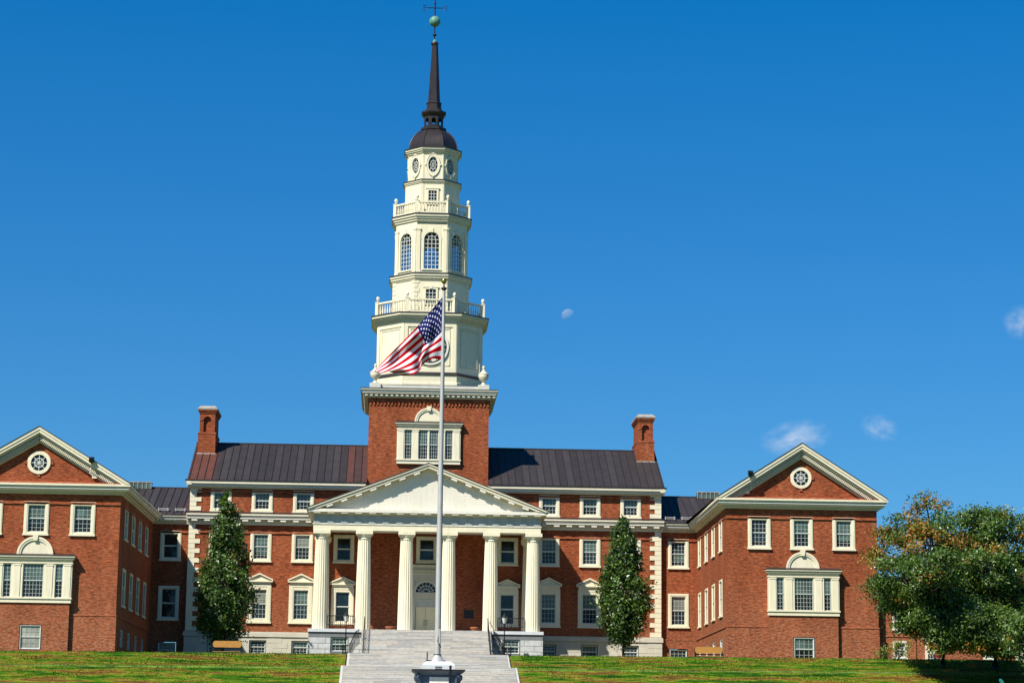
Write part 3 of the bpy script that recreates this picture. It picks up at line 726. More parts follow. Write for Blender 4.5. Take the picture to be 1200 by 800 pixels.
# ---- chimneys
def arch_niche_panel(mb, u0, u1, z0, z1, cu, hwid, zb, zs, y, depth, mat, n=12, top=None):
    """front panel (plane y) with an arched recess"""
    def col(a, b, za0, za1, zb0, zb1): mb.add([(a,y,za0),(b,y,zb0),(b,y,zb1),(a,y,za1)], [(0,1,2,3)], mat)
    col(u0, cu-hwid, z0, z1, z0, z1); col(cu+hwid, u1, z0, z1, z0, z1)
    if zb > z0: col(cu-hwid, cu+hwid, z0, zb, z0, zb)
    pts = [(cu-hwid*math.cos(PI*i/n), zs+hwid*math.sin(PI*i/n)) for i in range(n+1)]
    for (xa, za), (xb_, zb_) in zip(pts, pts[1:]): col(xa, xb_, za, z1, zb_, z1)
    out = [(cu-hwid, zb)]+pts+[(cu+hwid, zb)]
    for i in range(len(out)):
        p, q = out[i], out[(i+1) % len(out)]
        mb.add([(p[0],y,p[1]),(q[0],y,q[1]),(q[0],y+depth,q[1]),(p[0],y+depth,p[1])], [(3,2,1,0)], mat)
    return out
for sx in (-1, 1):
    mb = MB(); a, b = sorted((sx*20.97, sx*19.38)); y0, y1 = 4.6, 8.9
    mb.box(a, b, y0, y1, 25.5, 29.45, BRICK); mb.box(a-.04, b+.04, y0-.04, y1+.04, 29.45, 29.6, BRICK2)
    a2, b2 = a+.10, b-.10; cu = (a2+b2)/2
    out = arch_niche_panel(mb, a2, b2, 29.6, 31.25, cu, .34, 29.66, 30.75, y0+.1, .24, BRICK)
    mb.box(a2, b2, y0+.34, y1-.1, 29.6, 31.25, BRICK)
    arc_ring(mb, cu, 30.75, .34, .5, y0+.05, y0+.1, BRICK2, 12)
    mb.box(a2-.01, a2+.001+.2, y0+.06, y0+.1, 30.65, 30.76, BRICK2); mb.box(b2-.2, b2+.01, y0+.06, y0+.1, 30.65, 30.76, BRICK2)
    # solid sides of the recess zone
    mb.add([(a2,y0+.1,29.6),(a2,y0+.34,29.6),(a2,y0+.34,31.25),(a2,y0+.1,31.25)], [(3,2,1,0)], BRICK); mb.add([(b2,y0+.1,29.6),(b2,y0+.34,29.6),(b2,y0+.34,31.25),(b2,y0+.1,31.25)], [(0,1,2,3)], BRICK)
    for i, (z, e) in enumerate(((31.25, .0), (31.37, .06), (31.49, .12), (31.61, .18))): mb.box(a2-e, b2+e, y0+.1-e, y1-.1+e, z, z+.12, BRICK2 if i % 2 else BRICK)
    o = mb.build('chimney', LIB)
    mb = MB(); mb.box(a-.12, b+.12, y0-.12, y1+.12, 31.732, 31.86, CAPM)
    A_ = [(a-.08,y0-.08,31.86),(b+.08,y0-.08,31.86),(b+.08,y1+.08,31.86),(a-.08,y1+.08,31.86)]; B_ = [(a+.12,y0+.12,32.06),(b-.12,y0+.12,32.06),(b-.12,y1-.12,32.06),(a+.12,y1-.12,32.06)]
    mb.loft([A_, B_], CAPM)
    for k in range(3):
        x = a+.3+k*.5; mb.box(x-.16, x+.16, y0+.5, y1-.4, 32.055, 32.16, CAPM)
    mb.build('chimney_cap', o)
    mb = MB(); mb.box(a-.07, b+.07, y0-.07, y0+.02, 27.45, 27.7, CAPM); mb.build('flashing', o)

# ================================================================== PORTICO
mb = MB(); PX = 9.8
# stone podium (solid block with two basement windows)
pb = [dict(u=x, z=9.3, w=1.5, h=1.25, **BASE) for x in (-7.3, 7.35)]
hol = [(d['u']-.75, d['u']+.75, 9.3, 10.55) for d in pb]
for a, b in ((-9.95, -5.42), (5.55, 10.02)):
    wallpanel(mb, wallM((0, -7.2, 0)), a, b, 8, 10.95, hol, GRANJ)
    for x in (a, b): mb.add([(x,-7.2,8),(x,-.1,8),(x,-.1,10.95),(x,-7.2,10.95)], [(0,1,2,3)], GRANITE)
    z = 8.1; k = 0
    while z < 10.5:
        x = a-.6*(k % 2)
        while x < b:
            xa, xb = max(a-.02, x+.018), min(b+.02, x+1.45-.018)
            for h in hol:
                if h[3] > z and h[0] < xb and h[1] > xa:
                    if xa < h[0]-.15: xb = h[0]-.02
                    elif xb > h[1]+.15: xa = h[1]+.02
                    else: xb = xa
            if xb > xa+.1:
                mb.box(xa, xb, -7.24, -7.19, z, z+.452, GRANITE)
            x += 1.45
        z += .484; k += 1
for h in hol:
    for x in (h[0], h[1]): mb.add([(x,-7.2,h[2]),(x,-6.9,h[2]),(x,-6.9,h[3]),(x,-7.2,h[3])], [(0,1,2,3)], GRANITE)
mb.box(-10.02, -5.43, -7.32, -.11, 10.98, 11.25, PEDST); mb.box(5.56, 10.09, -7.32, -.11, 10.98, 11.25, PEDST)
mb.box(-5.43, 5.56, -7.34, -.11, 11.03, 11.23, PEDST)
mb.box(-9.9, 10.0, -.3, -.105, 11.1, 11.26, PEDST)
podium = mb.build('podium', LIB)
add_windows(wallM((0, -7.12, 0)), pb)
# entablature, ceiling
mb = MB()
AR = [(19.70, 20.18, -6.85, -5.55, CREAM)]
for q in (-1, 1):
    x0, x1 = sorted((q*PX, q*(PX-1.3))); mb.box(x0, x1, -5.55, -.02, 19.70, 20.18, CREAM)
mb.box(-PX, PX, -6.85, -5.55, 19.70, 20.18, CREAM)
mb.box(-PX+.3, PX-.3, -6.6, -.02, 20.2, 20.3, WHITE)                       # ceiling
mb.box(-PX-.06, PX+.06, -6.91, -.02, 20.182, 20.29, WHITE)                 # taenia
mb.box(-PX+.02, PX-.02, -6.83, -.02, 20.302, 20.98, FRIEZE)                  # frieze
mb.box(-PX-.1, PX+.1, -6.95, -.02, 20.982, 21.08, CREAM2)
mb.box(-PX-.48, PX+.48, -7.50, -.02, 21.2, 21.46, WHITE)                  # corona
mb.box(-PX-.3, PX+.3, -7.2, -.02, 21.082, 21.198, CREAM2)
ent = mb.build('portico', LIB)
nT = 16
for i in range(nT+1):
    mb = MB()
    x = -PX+.31+(2*PX-.62)*i/nT
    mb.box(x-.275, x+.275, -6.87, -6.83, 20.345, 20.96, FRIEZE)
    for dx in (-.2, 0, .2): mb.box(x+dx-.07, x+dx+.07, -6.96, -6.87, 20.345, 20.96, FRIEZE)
    mb.box(x-.3, x+.3, -6.94, -6.83, 20.292, 20.345, WHITE)
    mb.build('triglyph', ent)
    mb = MB(); mb.box(x-.3, x+.3, -7.46, -7.2, 21.09, 21.197, CREAM2); mb.build('mutule', ent)
# tympanum (boarded)
mb = MB(); z = 21.47; zt = 25.1; HH = 9.9
while z < zt:
    z2 = min(zt, z+.17); f0 = 1-(z-21.47)/(zt-21.47); f1 = 1-(z2-21.47)/(zt-21.47)
    mb.prism([(-HH*f0, z), (HH*f0, z), (HH*f1, z2-.012), (-HH*f1, z2-.012)], -6.84, -6.6, WHITE)
    mb.prism([(-HH*f1, z2-.014), (HH*f1, z2-.014), (HH*f1, z2), (-HH*f1, z2)], -6.815, -6.6, WHITE)
    z = z2
mb.build('tympanum', ent)
# raking cornice + modillions
mb = MB(); H = 10.42; zc = 21.52; za = 25.54; sl_ = (za-zc)/H
def prake(y0, y1, top, bot, m, inset=0):
    for P in rake_polys(0, za, sl_, H-inset, top, bot, 21.463): mb.prism(P, y0, y1, m)
prake(-7.66, -6.5, .0, -.17, CREAM2); prake(-7.56, -6.5, -.172, -.42, CREAM2); prake(-6.98, -6.5, -.422, -.66, CREAM2)
for q in (-1, 1):
    for i in range(8):
        x = q*(1.0+i*1.24); z = za-sl_*abs(x)-.52
        if z > 21.62: mb.cbox((x, -7.25, z), (.55, .54, .17), WHITE, Matrix.Rotation(q*math.atan(sl_), 4, 'Y'))
for q in (-1, 1):
    mb.add([(q*(H+.03),-7.7,zc+.02),(0,-7.7,za+.03),(0,0,za+.03),(q*(H+.03),0,zc+.02),(q*(H+.03),-7.7,zc-.03),(0,-7.7,za-.03),(0,0,za-.03),(q*(H+.03),0,zc-.03)], [(0,1,2,3),(0,4,5,1),(7,6,5,4)], DARK)
mb.build('raking_cornice', ent)
# columns
def column_mesh():
    mb = MB(); n = 20; K = 4
    def ring(z, r, fl):
        P = []
        for j in range(n*K):
            t = 2*PI*j/(n*K); k = j % K; dd = (0, .75, 1, .75)[k]*fl
            P.append(((r-dd)*math.cos(t), (r-dd)*math.sin(t), z))
        return P
    rings = []
    for i in range(9):
        t = i/8; r = .66-.13*t**1.5; rings.append(ring(.0+7.72*t, r, .045))
    mb.loft(rings, CREAM, True, False)
    mb.lathe([(.55, 7.72), (.56, 7.80), (.53, 7.83), (.55, 7.88), (.70, 8.05), (.72, 8.12)], CREAM, 24, smooth=True)
    mb.box(-.73, .73, -.73, .73, 8.12, 8.42, CREAM)
    me = bpy.data.meshes.new('column'); me.from_pydata(mb.v, [], mb.f); me.materials.append(CREAM)
    me.polygons.foreach_set('use_smooth', mb.sm); me.update(); return me
cme = column_mesh()
for i in range(6): link('column', cme, ent, Matrix.Translation((-9.05+i*3.65, -6.2, 11.27)))
for x in (-9.12, 9.2): link('column', cme, ent, Matrix.Translation((x, -.35, 11.27)))
# ---- door case
mb = MB()
dx = .08
wallpanel(mb, wallM((0, -.12, 0)), dx-1.35, dx+1.35, 11.25, 16.55, [(dx-1.0, dx+1.0, 11.25, 16.1)], STONE)
# spandrel round the fanlight
n_ = 20; cz = 14.94; r_ = .97
pts = [(dx-r_*math.cos(PI*i/n_), cz+r_*math.sin(PI*i/n_)) for i in range(n_+1)]
for (xa, z0), (xb, z1) in zip(pts, pts[1:]): mb.add([(xa,-.12,z0),(xb,-.12,z1),(xb,-.12,16.1),(xa,-.12,16.1)], [(0,1,2,3)], STONE)
arc_ring(mb, dx, cz, .97, 1.13, -.18, -.02, CREAM2, 20)
for q in (-1, 1):
    a, b = sorted((dx+q*.93, dx+q*1.13)); mb.box(a, b, -.18, -.0, 11.25, 14.94, CREAM2)
    a, b = sorted((dx+q*1.2, dx+q*1.38)); mb.box(a, b, -.15, -.0, 11.25, 16.55, STONE)
mb.box(dx-1.4, dx+1.4, -.2, 0, 16.55, 16.68, CREAM2); mb.box(dx-1.4, dx+1.4, -.15, 0, 16.68, 17.2, CREAM2); mb.box(dx-1.5, dx+1.5, -.32, 0, 16.86, 16.94, CREAM2)
mb.box(dx-1.5, dx+1.5, -.34, 0, 17.2, 17.42, CREAM2)
mb.box(dx-.93, dx+.93, -.10, -.02, 14.30, 14.94, CREAM2); mb.box(dx-.93, dx+.93, -.16, -.02, 14.26, 14.34, WHITE); mb.box(dx-.93, dx+.93, -.07, -.02, 13.72, 14.26, SHED)
dc = mb.build('door_surround', LIB)
mb = MB(); mb.prism(semi(20, .97, dx, cz), -.045, -.03, GL_LO); mb.build('pane', dc)
mb = MB()
for k in range(1, 8):
    t = PI*k/8; mb.cbox((dx+math.cos(t)*.62, -.07, cz+math.sin(t)*.62), (.70, .04, .04), SASH, Matrix.Rotation(-t, 4, 'Y'))
for r in (.32, .64, .95): arc_ring(mb, dx, cz, r-.025, r+.025, -.085, -.05, SASH, 18)
mb.box(dx-.97, dx+.97, -.09, -.05, cz-.03, cz+.05, SASH)
mb.build('fanlight_bars', dc)
for q in (-1, 1):
    mb = MB(); a, b = sorted((dx+q*.012, dx+q*.88)); mb.box(a, b, -.06, 0, 11.26, 13.7, DOORM)
    for z0, z1 in ((11.5, 12.3), (12.55, 13.5)):
        mb.box(a+.14, b-.14, -.075, -.06, z0, z1, DOORM); mb.box(a+.2, b-.2, -.095, -.075, z0+.07, z1-.07, DOORM)
    o = mb.build('door', LIB)
    mb = MB(); x = dx+q*.12; mb.tube([(x,-.06,12.1),(x,-.14,12.12),(x,-.14,12.52),(x,-.06,12.54)], .028, IRON); mb.build('handle', o)

# ================================================================== TOWER
mb = MB(); TY = 5.35
wallpanel(mb, wallM((0, -.003, 0)), -5.36, 5.45, 24.3, 32.4, [], BRICK)
for x, q in ((-5.36, 0), (5.45, 1)): mb.add([(x,-.003,22),(x,10.75,22),(x,10.75,32.4),(x,-.003,32.4)], [(0,1,2,3) if q else (3,2,1,0)], BRICK)
mb.add([(-5.36,10.75,22),(5.45,10.75,22),(5.45,10.75,32.4),(-5.36,10.75,32.4)], [(3,2,1,0)], BRICK)
x = -5.3
while x < 5.4: mb.box(x, x+.16, -.10, 0, 31.72, 31.98, BRICK2); x += .32
mb.box(-5.42, 5.5, -.12, 0, 31.98, 32.37, BRICK)
for x, q in ((-5.36, -.08), (5.45, .08)): mb.box(min(x, x+q), max(x, x+q), 0, 10.75, 31.98, 32.37, BRICK)
tower = mb.build('clock_tower', LIB)
palladian(wallM((.06, -.003, 0)), 1, 26.42, 29.45, 30.12, 2.85, .88, 2.15, 1.5, .3, 1.28, True)
mb = MB()
def sq(x0, x1, e, z0, z1, m): mb.box(x0-e, x1+e, -e, 10.75+e, z0, z1, m)
sq(-5.36, 5.45, .16, 32.37, 32.47, CREAM2); sq(-5.36, 5.45, .3, 32.47, 32.72, CREAM2); sq(-5.36, 5.45, .62, 32.722, 32.86, CREAM2); sq(-5.36, 5.45, .68, 32.86, 33.02, FRIEZE); sq(-5.36, 5.45, .77, 33.02, 33.13, CREAM2)
sq(-5.36, 5.45, .80, 33.13, 33.19, DARK)
x = -5.75
while x < 5.9:
    mb.box(x, x+.24, -.52, -.3, 32.50, 32.69, WHITE); x += .46
for q, xx in ((-1, -5.36), (1, 5.45)):
    y = -.1
    while y < 10.5: a, b = sorted((xx+q*.3, xx+q*.52)); mb.box(a, b, y, y+.24, 32.50, 32.69, WHITE); y += .46
mb.box(-5.0, 5.1, .25, 10.4, 33.19, 33.62, SHED); mb.box(-4.95, 5.05, .35, 10.3, 33.62, 33.7, DARK)
for q in (-1, 1):
    for yy in (.5, 10.2): mb.box(q*4.9+.04-.5, q*4.9+.04+.5, yy-.5, yy+.5, 33.19, 33.75, SHED)
mb.build('tower_cornice', tower)
# urns
um = MB()
um.lathe([(.30, 0), (.34, .06), (.18, .14), (.12, .30), (.16, .36), (.38, .55), (.46, .78), (.47, .92), (.44, .95), (.50, 1.0), (.50, 1.06), (.34, 1.14), (.22, 1.28), (.11, 1.42), (.09, 1.55), (.15, 1.64), (.13, 1.74), (.03, 1.84)], CREAM2, 16)
ume = bpy.data.meshes.new('urn'); ume.from_pydata(um.v, [], um.f); ume.materials.append(CREAM2); ume.polygons.foreach_set('use_smooth', um.sm)
for q in (-1, 1):
    for yy in (.5, 10.2): link('urn', ume, tower, Matrix.Translation((q*4.9+.04, yy, 33.75)))
TX = .04
def octp(a, fh, z, cx=TX, cy=TY): return [(cx+x, cy+y, z) for x, y in ((-fh,-a),(fh,-a),(a,-fh),(a,fh),(fh,a),(-fh,a),(-a,fh),(-a,-fh))]
def octl(mb, L, mat, caps=True): mb.loft([octp(a, f, z) for a, f, z in L], mat, caps)
def side_frames(a, fh):
    """(matrix, half-width) of each of the eight faces: local x along the face, -y outward"""
    P = octp(a, fh, 0); out = []
    for i in range(8):
        A, B = Vector(P[i]), Vector(P[(i+1) % 8]); c = (A+B)/2; ang = math.atan2(B.y-A.y, B.x-A.x)
        out.append((Matrix.Translation(c) @ Matrix.Rotation(ang, 4, 'Z'), (B-A).length/2))
    return out
# clock stage (chamfered square)
mb = MB()
octl(mb, [(4.95, 2.5, 33.7), (4.95, 2.5, 33.95), (4.88, 2.45, 34.0), (4.92, 2.46, 34.62)], CREAM)
octl(mb, [(5.0, 2.5, 34.62), (5.0, 2.5, 34.74), (4.86, 2.4, 34.92)], DARK)
octl(mb, [(4.78, 2.36, 34.9), (4.78, 2.36, 39.5)], CREAM)
for M_, h in side_frames(4.78, 2.36):
    mb.M = M_
    mb.box(-h, -h+.32, -.08, 0, 34.92, 39.5, CREAM); mb.box(h-.32, h, -.08, 0, 34.92, 39.5, CREAM); mb.box(-h+.32, h-.32, -.08, 0, 34.92, 35.3, CREAM); mb.box(-h+.32, h-.32, -.08, 0, 39.1, 39.5, CREAM)
    k = .55
    for a, b, z0, z1 in ((-h+k, -h+k+.07, 35.5, 38.95), (h-k-.07, h-k, 35.5, 38.95), (-h+k, h-k, 35.5, 35.57), (-h+k, h-k, 38.88, 38.95)): mb.box(a, b, -.045, 0, z0, z1, CREAM2)
mb.M = Matrix.Identity(4)
mb.build('clock_stage', tower)
def cornice_ring(name, L):
    mb = MB()
    for z0, z1, a, f, m in L: octl(mb, [(a, f, z0), (a, f, z1)], m)
    return mb.build(name, tower)
cornice_ring('tower_cornice', [(39.5, 39.72, 4.92, 2.46, CREAM2), (39.722, 39.9, 5.05, 2.6, CREAM2), (39.902, 40.08, 5.2, 2.72, CREAM), (40.082, 40.28, 5.36, 2.82, CREAM2), (40.282, 40.36, 5.42, 2.86, DARK)])
# clock
mb = MB(); yc = TY-4.82; zc_ = 37.25
arc_ring(mb, TX, zc_, 1.5, 1.70, yc-.12, yc+.02, WHITE, 40, 0, 2*PI); arc_ring(mb, TX, zc_, 1.40, 1.5, yc-.14, yc+.02, IRON, 40, 0, 2*PI); arc_ring(mb, TX, zc_, .98, 1.02, yc-.14, yc+.02, IRON, 32, 0, 2*PI)
arc_ring(mb, TX, zc_, 0.01, 1.40, yc-.06, yc+.01, WHITE, 40, 0, 2*PI)
NUM = ['XII', 'I', 'II', 'III', 'IIII', 'V', 'VI', 'VII', 'VIII', 'IX', 'X', 'XI']
for i, s_ in enumerate(NUM):
    t = -2*PI*i/12; Mx = Matrix.Translation((TX, 0, zc_)) @ Matrix.Rotation(-t, 4, 'Y') @ Matrix.Translation((0, yc-.09, 1.23))
    wd = {'I': .09, 'V': .2, 'X': .2}; tot = sum(wd[c] for c in s_); x = -tot/2
    for c in s_:
        m_ = x+wd[c]/2
        st_ = {'I': [(0, 0)], 'V': [(-.045, -.2), (.045, .2)], 'X': [(0, .33), (0, -.33)]}[c]
        for ox, an in st_: mb.cbox((0, 0, 0), (.045, .04, .38), IRON, Mx @ Matrix.Translation((m_+ox, 0, 0)) @ Matrix.Rotation(an, 4, 'Y'))
        x += wd[c]
clock = mb.build('clock', tower)
mb = MB()
for L_, an in ((1.25, math.radians(60)), (.85, math.radians(-55))):
    mb.cbox((0, 0, 0), (.09, .04, L_), IRON, Matrix.Translation((TX, yc-.17, zc_)) @ Matrix.Rotation(an, 4, 'Y') @ Matrix.Translation((0, 0, L_/2-.15)))
mb.build('clock_hands', clock)
# balustrades
def balustrade(a, fh, z0, z1, n1, n2):
    mb = MB(); P = octp(a, fh, 0)
    for i in range(8):
        A, B = Vector(P[i]), Vector(P[(i+1) % 8]); L = (B-A).length; ang = math.atan2(B.y-A.y, B.x-A.x)
        mb.M = Matrix.Translation(A) @ Matrix.Rotation(ang, 4, 'Z')
        mb.box(.12, L-.12, -.10, .10, z0+.06, z0+.2, CREAM); mb.box(.12, L-.12, -.12, .12, z1-.16, z1, CREAM)
        n = n1 if i % 2 == 0 else n2
        for j in range(n):
            x = .2+(L-.4)*(j+.5)/n
            mb.lathe([(.05, z0+.2), (.075, z0+.22), (.05, z0+.3), (.085, z0+.42), (.08, z0+.5), (.04, z1-.35), (.045, z1-.2), (.06, z1-.16)], CREAM, 6, (x, 0), False)
        mb.box(-.17, .17, -.17, .17, z0, z1+.04, CREAM); mb.box(-.2, .2, -.2, .2, z1+.04, z1+.1, CREAM)
        mb.lathe([(.08, z1+.1), (.06, z1+.18), (.12, z1+.26), (.17, z1+.38), (.15, z1+.52), (.05, z1+.62)], CREAM, 10, (0, 0))
    mb.M = Matrix.Identity(4)
    return mb.build('balustrade', tower)
balustrade(4.85, 2.16, 40.36, 41.7, 13, 11)
# second drum with quoins and small windows
mb = MB()
octl(mb, [(3.5, 1.48, 40.3), (3.5, 1.48, 43.75)], CREAM)
for M_, h in side_frames(3.5, 1.48):
    mb.M = M_
    for i in range(8):
        L = .42 if i % 2 else .26; z = 40.5+i*.42
        mb.box(-h, -h+L, -.04, 0, z, z+.36, CREAM); mb.box(h-L, h, -.04, 0, z, z+.36, CREAM)
mb.M = Matrix.Identity(4); mb.build('drum', tower)
def small_window(M, w, zb, zt, cols, rows, key=True):
    mb = MB(); mb.M = M; x = w/2
    for a, b, c, d_ in ((-x-.17, -x, zb-.1, zt+.17), (x, x+.17, zb-.1, zt+.17), (-x, x, zt, zt+.17), (-x, x, zb-.1, zb)): mb.box(a, b, -.1, 0, c, d_, CREAM)
    mb.box(-x-.26, x+.26, -.14, 0, zt+.17, zt+.26, CREAM)
    if key: mb.box(-.13, .13, -.15, 0, zt+.05, zt+.36, CREAM)
    o = mb.build('window', tower)
    s_ = MB(); s_.M = M
    for i in range(1, cols): q = -x+w*i/cols; s_.box(q-.025, q+.025, -.045, -.012, zb, zt, SASH)
    for i in range(1, rows): q = zb+(zt-zb)*i/rows; s_.box(-x, x, -.048, -.013, q-.025, q+.025, SASH)
    s_.build('sash', o)
    p_ = MB(); p_.M = M; p_.add([(-x,-.01,zb),(x,-.01,zb),(x,-.01,zt),(-x,-.01,zt)], [(0,1,2,3)], GL_LO); p_.build('pane', o)
small_window(side_frames(3.5, 1.48)[0][0], .92, 41.5, 42.85, 3, 4)
small_window(side_frames(2.5, 1.03)[0][0], .76, 51.2, 52.45, 3, 4, False)
cornice_ring('tower_cornice', [(43.75, 43.9, 3.6, 1.5, CREAM2), (43.902, 44.1, 3.7, 1.54, CREAM), (44.102, 44.3, 3.8, 1.57, CREAM2), (44.302, 44.38, 3.86, 1.6, DARK)])
# belfry: open octagon with arched, glazed openings
mb = MB(); gl = MB(); bars = MB(); z0, z1 = 44.38, 49.35
octl(mb, [(3.3, 1.4, z0), (3.3, 1.4, z0+.04)], CREAM2)
octl(mb, [(3.3, 1.4, z1-.3), (3.3, 1.4, z1-.2)], INTER)
for M_, h in side_frames(3.30, 1.42):
    mb.M = gl.M = bars.M = M_
    hwid = .72; zb, zs = 44.82, 47.6
    arch_niche_panel(mb, -h, h, z0, z1, 0, hwid, zb, zs, 0, .28, CREAM, 14)
    arch_niche_panel(mb, -h+.12, h-.12, z0, z1, 0, hwid, zb, zs, .28, .0, CREAM2, 14)
    arc_ring(mb, 0, zs, hwid, hwid+.16, -.05, 0, CREAM, 16); arc_ring(mb, 0, zs, hwid+.16, hwid+.24, -.03, 0, CREAM2, 16)
    for q in (-1, 1):
        a, b = sorted((q*hwid, q*(hwid+.16))); mb.box(a, b, -.05, 0, zb, zs, CREAM)
        a, b = sorted((q*(h-.36), q*(h-.02))); mb.box(a, b, -.09, 0, z0, 48.7, CREAM); a, b = sorted((q*(h-.42), q*h)); mb.box(a, b, -.13, 0, 48.5, 48.68, CREAM)
        mb.box(a, b, -.12, 0, z0, z0+.3, CREAM)
    mb.box(-hwid-.2, hwid+.2, -.1, 0, zb-.13, zb, CREAM)
    mb.box(-.12, .12, -.12, 0, zs+hwid-.05, zs+hwid+.36, CREAM)
    pts = [(-hwid, zb), (hwid, zb)]+[(hwid*math.cos(PI*i/12), zs+hwid*math.sin(PI*i/12)) for i in range(13)][0:]
    gl.add([(x, .12, z) for x, z in [pts[0], pts[1]]+pts[2:]], [tuple(range(len(pts)))], CLEAR)
    for i in range(1, 4):
        x = -hwid+2*hwid*i/4; bars.box(x-.028, x+.028, .08, .13, zb, zs+(0 if i != 2 else .35), SASH)
    for i in range(0, 8): z = zb+.02+(zs-zb)*i/7; bars.box(-hwid, hwid, .082, .128, z-.025, z+.025, SASH)
    arc_ring(bars, 0, zs, .33, .38, .08, .13, SASH, 10); arc_ring(bars, 0, zs, hwid-.06, hwid, .06, .14, SASH, 14)
    for t in (45, 90, 135):
        t = math.radians(t); bars.cbox((math.cos(t)*.54, .105, zs+math.sin(t)*.54), (.36, .05, .05), SASH, Matrix.Rotation(-t, 4, 'Y'))
    for q in (-1, 1): a, b = sorted((q*hwid, q*(hwid-.06))); bars.box(a, b, .06, .14, zb, zs, SASH)
mb.M = gl.M = bars.M = Matrix.Identity(4)
belfry = mb.build('belfry', tower); bars.build('window_bars', tower); gl.build('belfry_glazing', tower)
cornice_ring('tower_cornice', [(48.9, 49.05, 3.40, 1.44, CREAM2), (49.35, 49.55, 3.45, 1.44, CREAM2), (49.552, 49.75, 3.56, 1.48, CREAM), (49.752, 49.95, 3.68, 1.52, CREAM2), (49.952, 50.04, 3.74, 1.55, DARK)][1:])
balustrade(3.38, 1.43, 50.04, 51.22, 9, 9)
# third drum
mb = MB(); octl(mb, [(2.5, 1.03, 50.0), (2.5, 1.03, 53.2)], CREAM)
for M_, h in side_frames(2.5, 1.03):
    mb.M = M_
    for a, b, z0_, z1_ in ((-h+.02, -h+.2, 50.3, 53.1), (h-.2, h-.02, 50.3, 53.1)): mb.box(a, b, -.03, 0, z0_, z1_, CREAM)
mb.M = Matrix.Identity(4); mb.build('drum', tower)
cornice_ring('tower_cornice', [(53.2, 53.32, 2.58, 1.06, CREAM), (53.322, 53.46, 2.66, 1.09, CREAM2), (53.462, 53.53, 2.72, 1.11, DARK)])
# oculus drum
mb = MB(); gl = MB(); bars = MB(); z0, z1 = 53.5, 56.25; zc2 = 55.0; rx, rz = .46, .78
for M_, h in side_frames(2.28, .95):
    mb.M = gl.M = bars.M = M_
    for a, b in ((-h, -rx), (rx, h)): mb.add([(a,0,z0),(b,0,z0),(b,0,z1),(a,0,z1)], [(0,1,2,3)], CREAM)
    n = 14; pu = [(-rx*math.cos(PI*i/n), rz*math.sin(PI*i/n)) for i in range(n+1)]
    for (xa, za_), (xb, zb_) in zip(pu, pu[1:]):
        mb.add([(xa,0,zc2+za_),(xb,0,zc2+zb_),(xb,0,z1),(xa,0,z1)], [(0,1,2,3)], CREAM); mb.add([(xa,0,z0),(xb,0,z0),(xb,0,zc2-zb_),(xa,0,zc2-za_)], [(0,1,2,3)], CREAM)
        for s_ in (1, -1): mb.add([(xa,0,zc2+s_*za_),(xb,0,zc2+s_*zb_),(xb,.2,zc2+s_*zb_),(xa,.2,zc2+s_*za_)], [(0,1,2,3)], CREAM)
    arc_ring(mb, 0, zc2, 1, 1.34, -.07, 0, CREAM, 22, 0, 2*PI, rx, rz); arc_ring(mb, 0, zc2, 1.3, 1.42, -.1, 0, CREAM2, 22, 0, 2*PI, rx, rz)
    for x, z in ((0, rz*1.42), (0, -rz*1.42), (rx*1.5, 0), (-rx*1.5, 0)): mb.cbox((x, -.06, zc2+z), (.14, .14, .14), CREAM)
    gl.prism([(rx*math.cos(2*PI*i/20), zc2+rz*math.sin(2*PI*i/20)) for i in range(20)], .1, .11, GL_LO)
    for k in range(8):
        t = 2*PI*k/8; bars.tube([(rx*.2*math.cos(t), .07, zc2+rz*.2*math.sin(t)), (rx*math.cos(t), .07, zc2+rz*math.sin(t))], .022, SASH, 4)
    arc_ring(bars, 0, zc2, .52, .60, .04, .09, SASH, 16, 0, 2*PI, rx, rz); arc_ring(bars, 0, zc2, .14, .24, .04, .09, SASH, 10, 0, 2*PI, rx, rz)
    arc_ring(bars, 0, zc2, .9, 1.0, .03, .1, SASH, 18, 0, 2*PI, rx, rz)
    mb.box(-h+.0, -h+.1, -.03, 0, z0, z1, CREAM); mb.box(h-.1, h, -.03, 0, z0, z1, CREAM)
mb.M = gl.M = bars.M = Matrix.Identity(4)
oc = mb.build('oculus_stage', tower); bars.build('window_bars', tower); gl.build('oculus_glazing', tower)
cornice_ring('tower_cornice', [(56.15, 56.3, 2.40, 1.0, CREAM), (56.302, 56.45, 2.52, 1.04, CREAM2), (56.452, 56.62, 2.62, 1.07, CREAM), (56.622, 56.70, 2.70, 1.1, DARK)])
# dome, lantern, spire
mb = MB(); L = []
for i in range(11):
    t = i/10*PI/2*.72; a = 2.25*math.cos(t); L.append((a, a*.4142, 56.7+2.42*math.sin(t)))
octl(mb, L, ROOFP)
for k in range(8):
    pts = []
    for a, f, z in L: p = octp(a+.015, (a+.015)*.4142, z)[k]; pts.append(p)
    mb.tube(pts, .04, ROOFP, 5)
mb.build('dome', tower)
zd = L[-1][2]
mb = MB(); octl(mb, [(1.2, .5, zd-.05), (1.2, .5, zd+.14), (1.05, .44, zd+.22)], ROOFP)
LF = side_frames(.9, .3728); lz0, lz1 = zd+.2, 60.3
for M_, h in LF:
    mb.M = M_; hwid = .19
    arch_niche_panel(mb, -h, h, lz0, lz1, 0, hwid, lz0+.2, lz0+.72, 0, .08, ROOFP, 8)
    arch_niche_panel(mb, -h+.03, h-.03, lz0, lz1, 0, hwid, lz0+.2, lz0+.72, .08, 0, ROOFP, 8)
mb.M = Matrix.Identity(4)
octl(mb, [(.98, .40, 60.25), (1.1, .46, 60.42), (1.16, .48, 60.5), (1.16, .48, 60.66), (.85, .35, 60.8), (.66, .27, 61.05)], ROOFP)
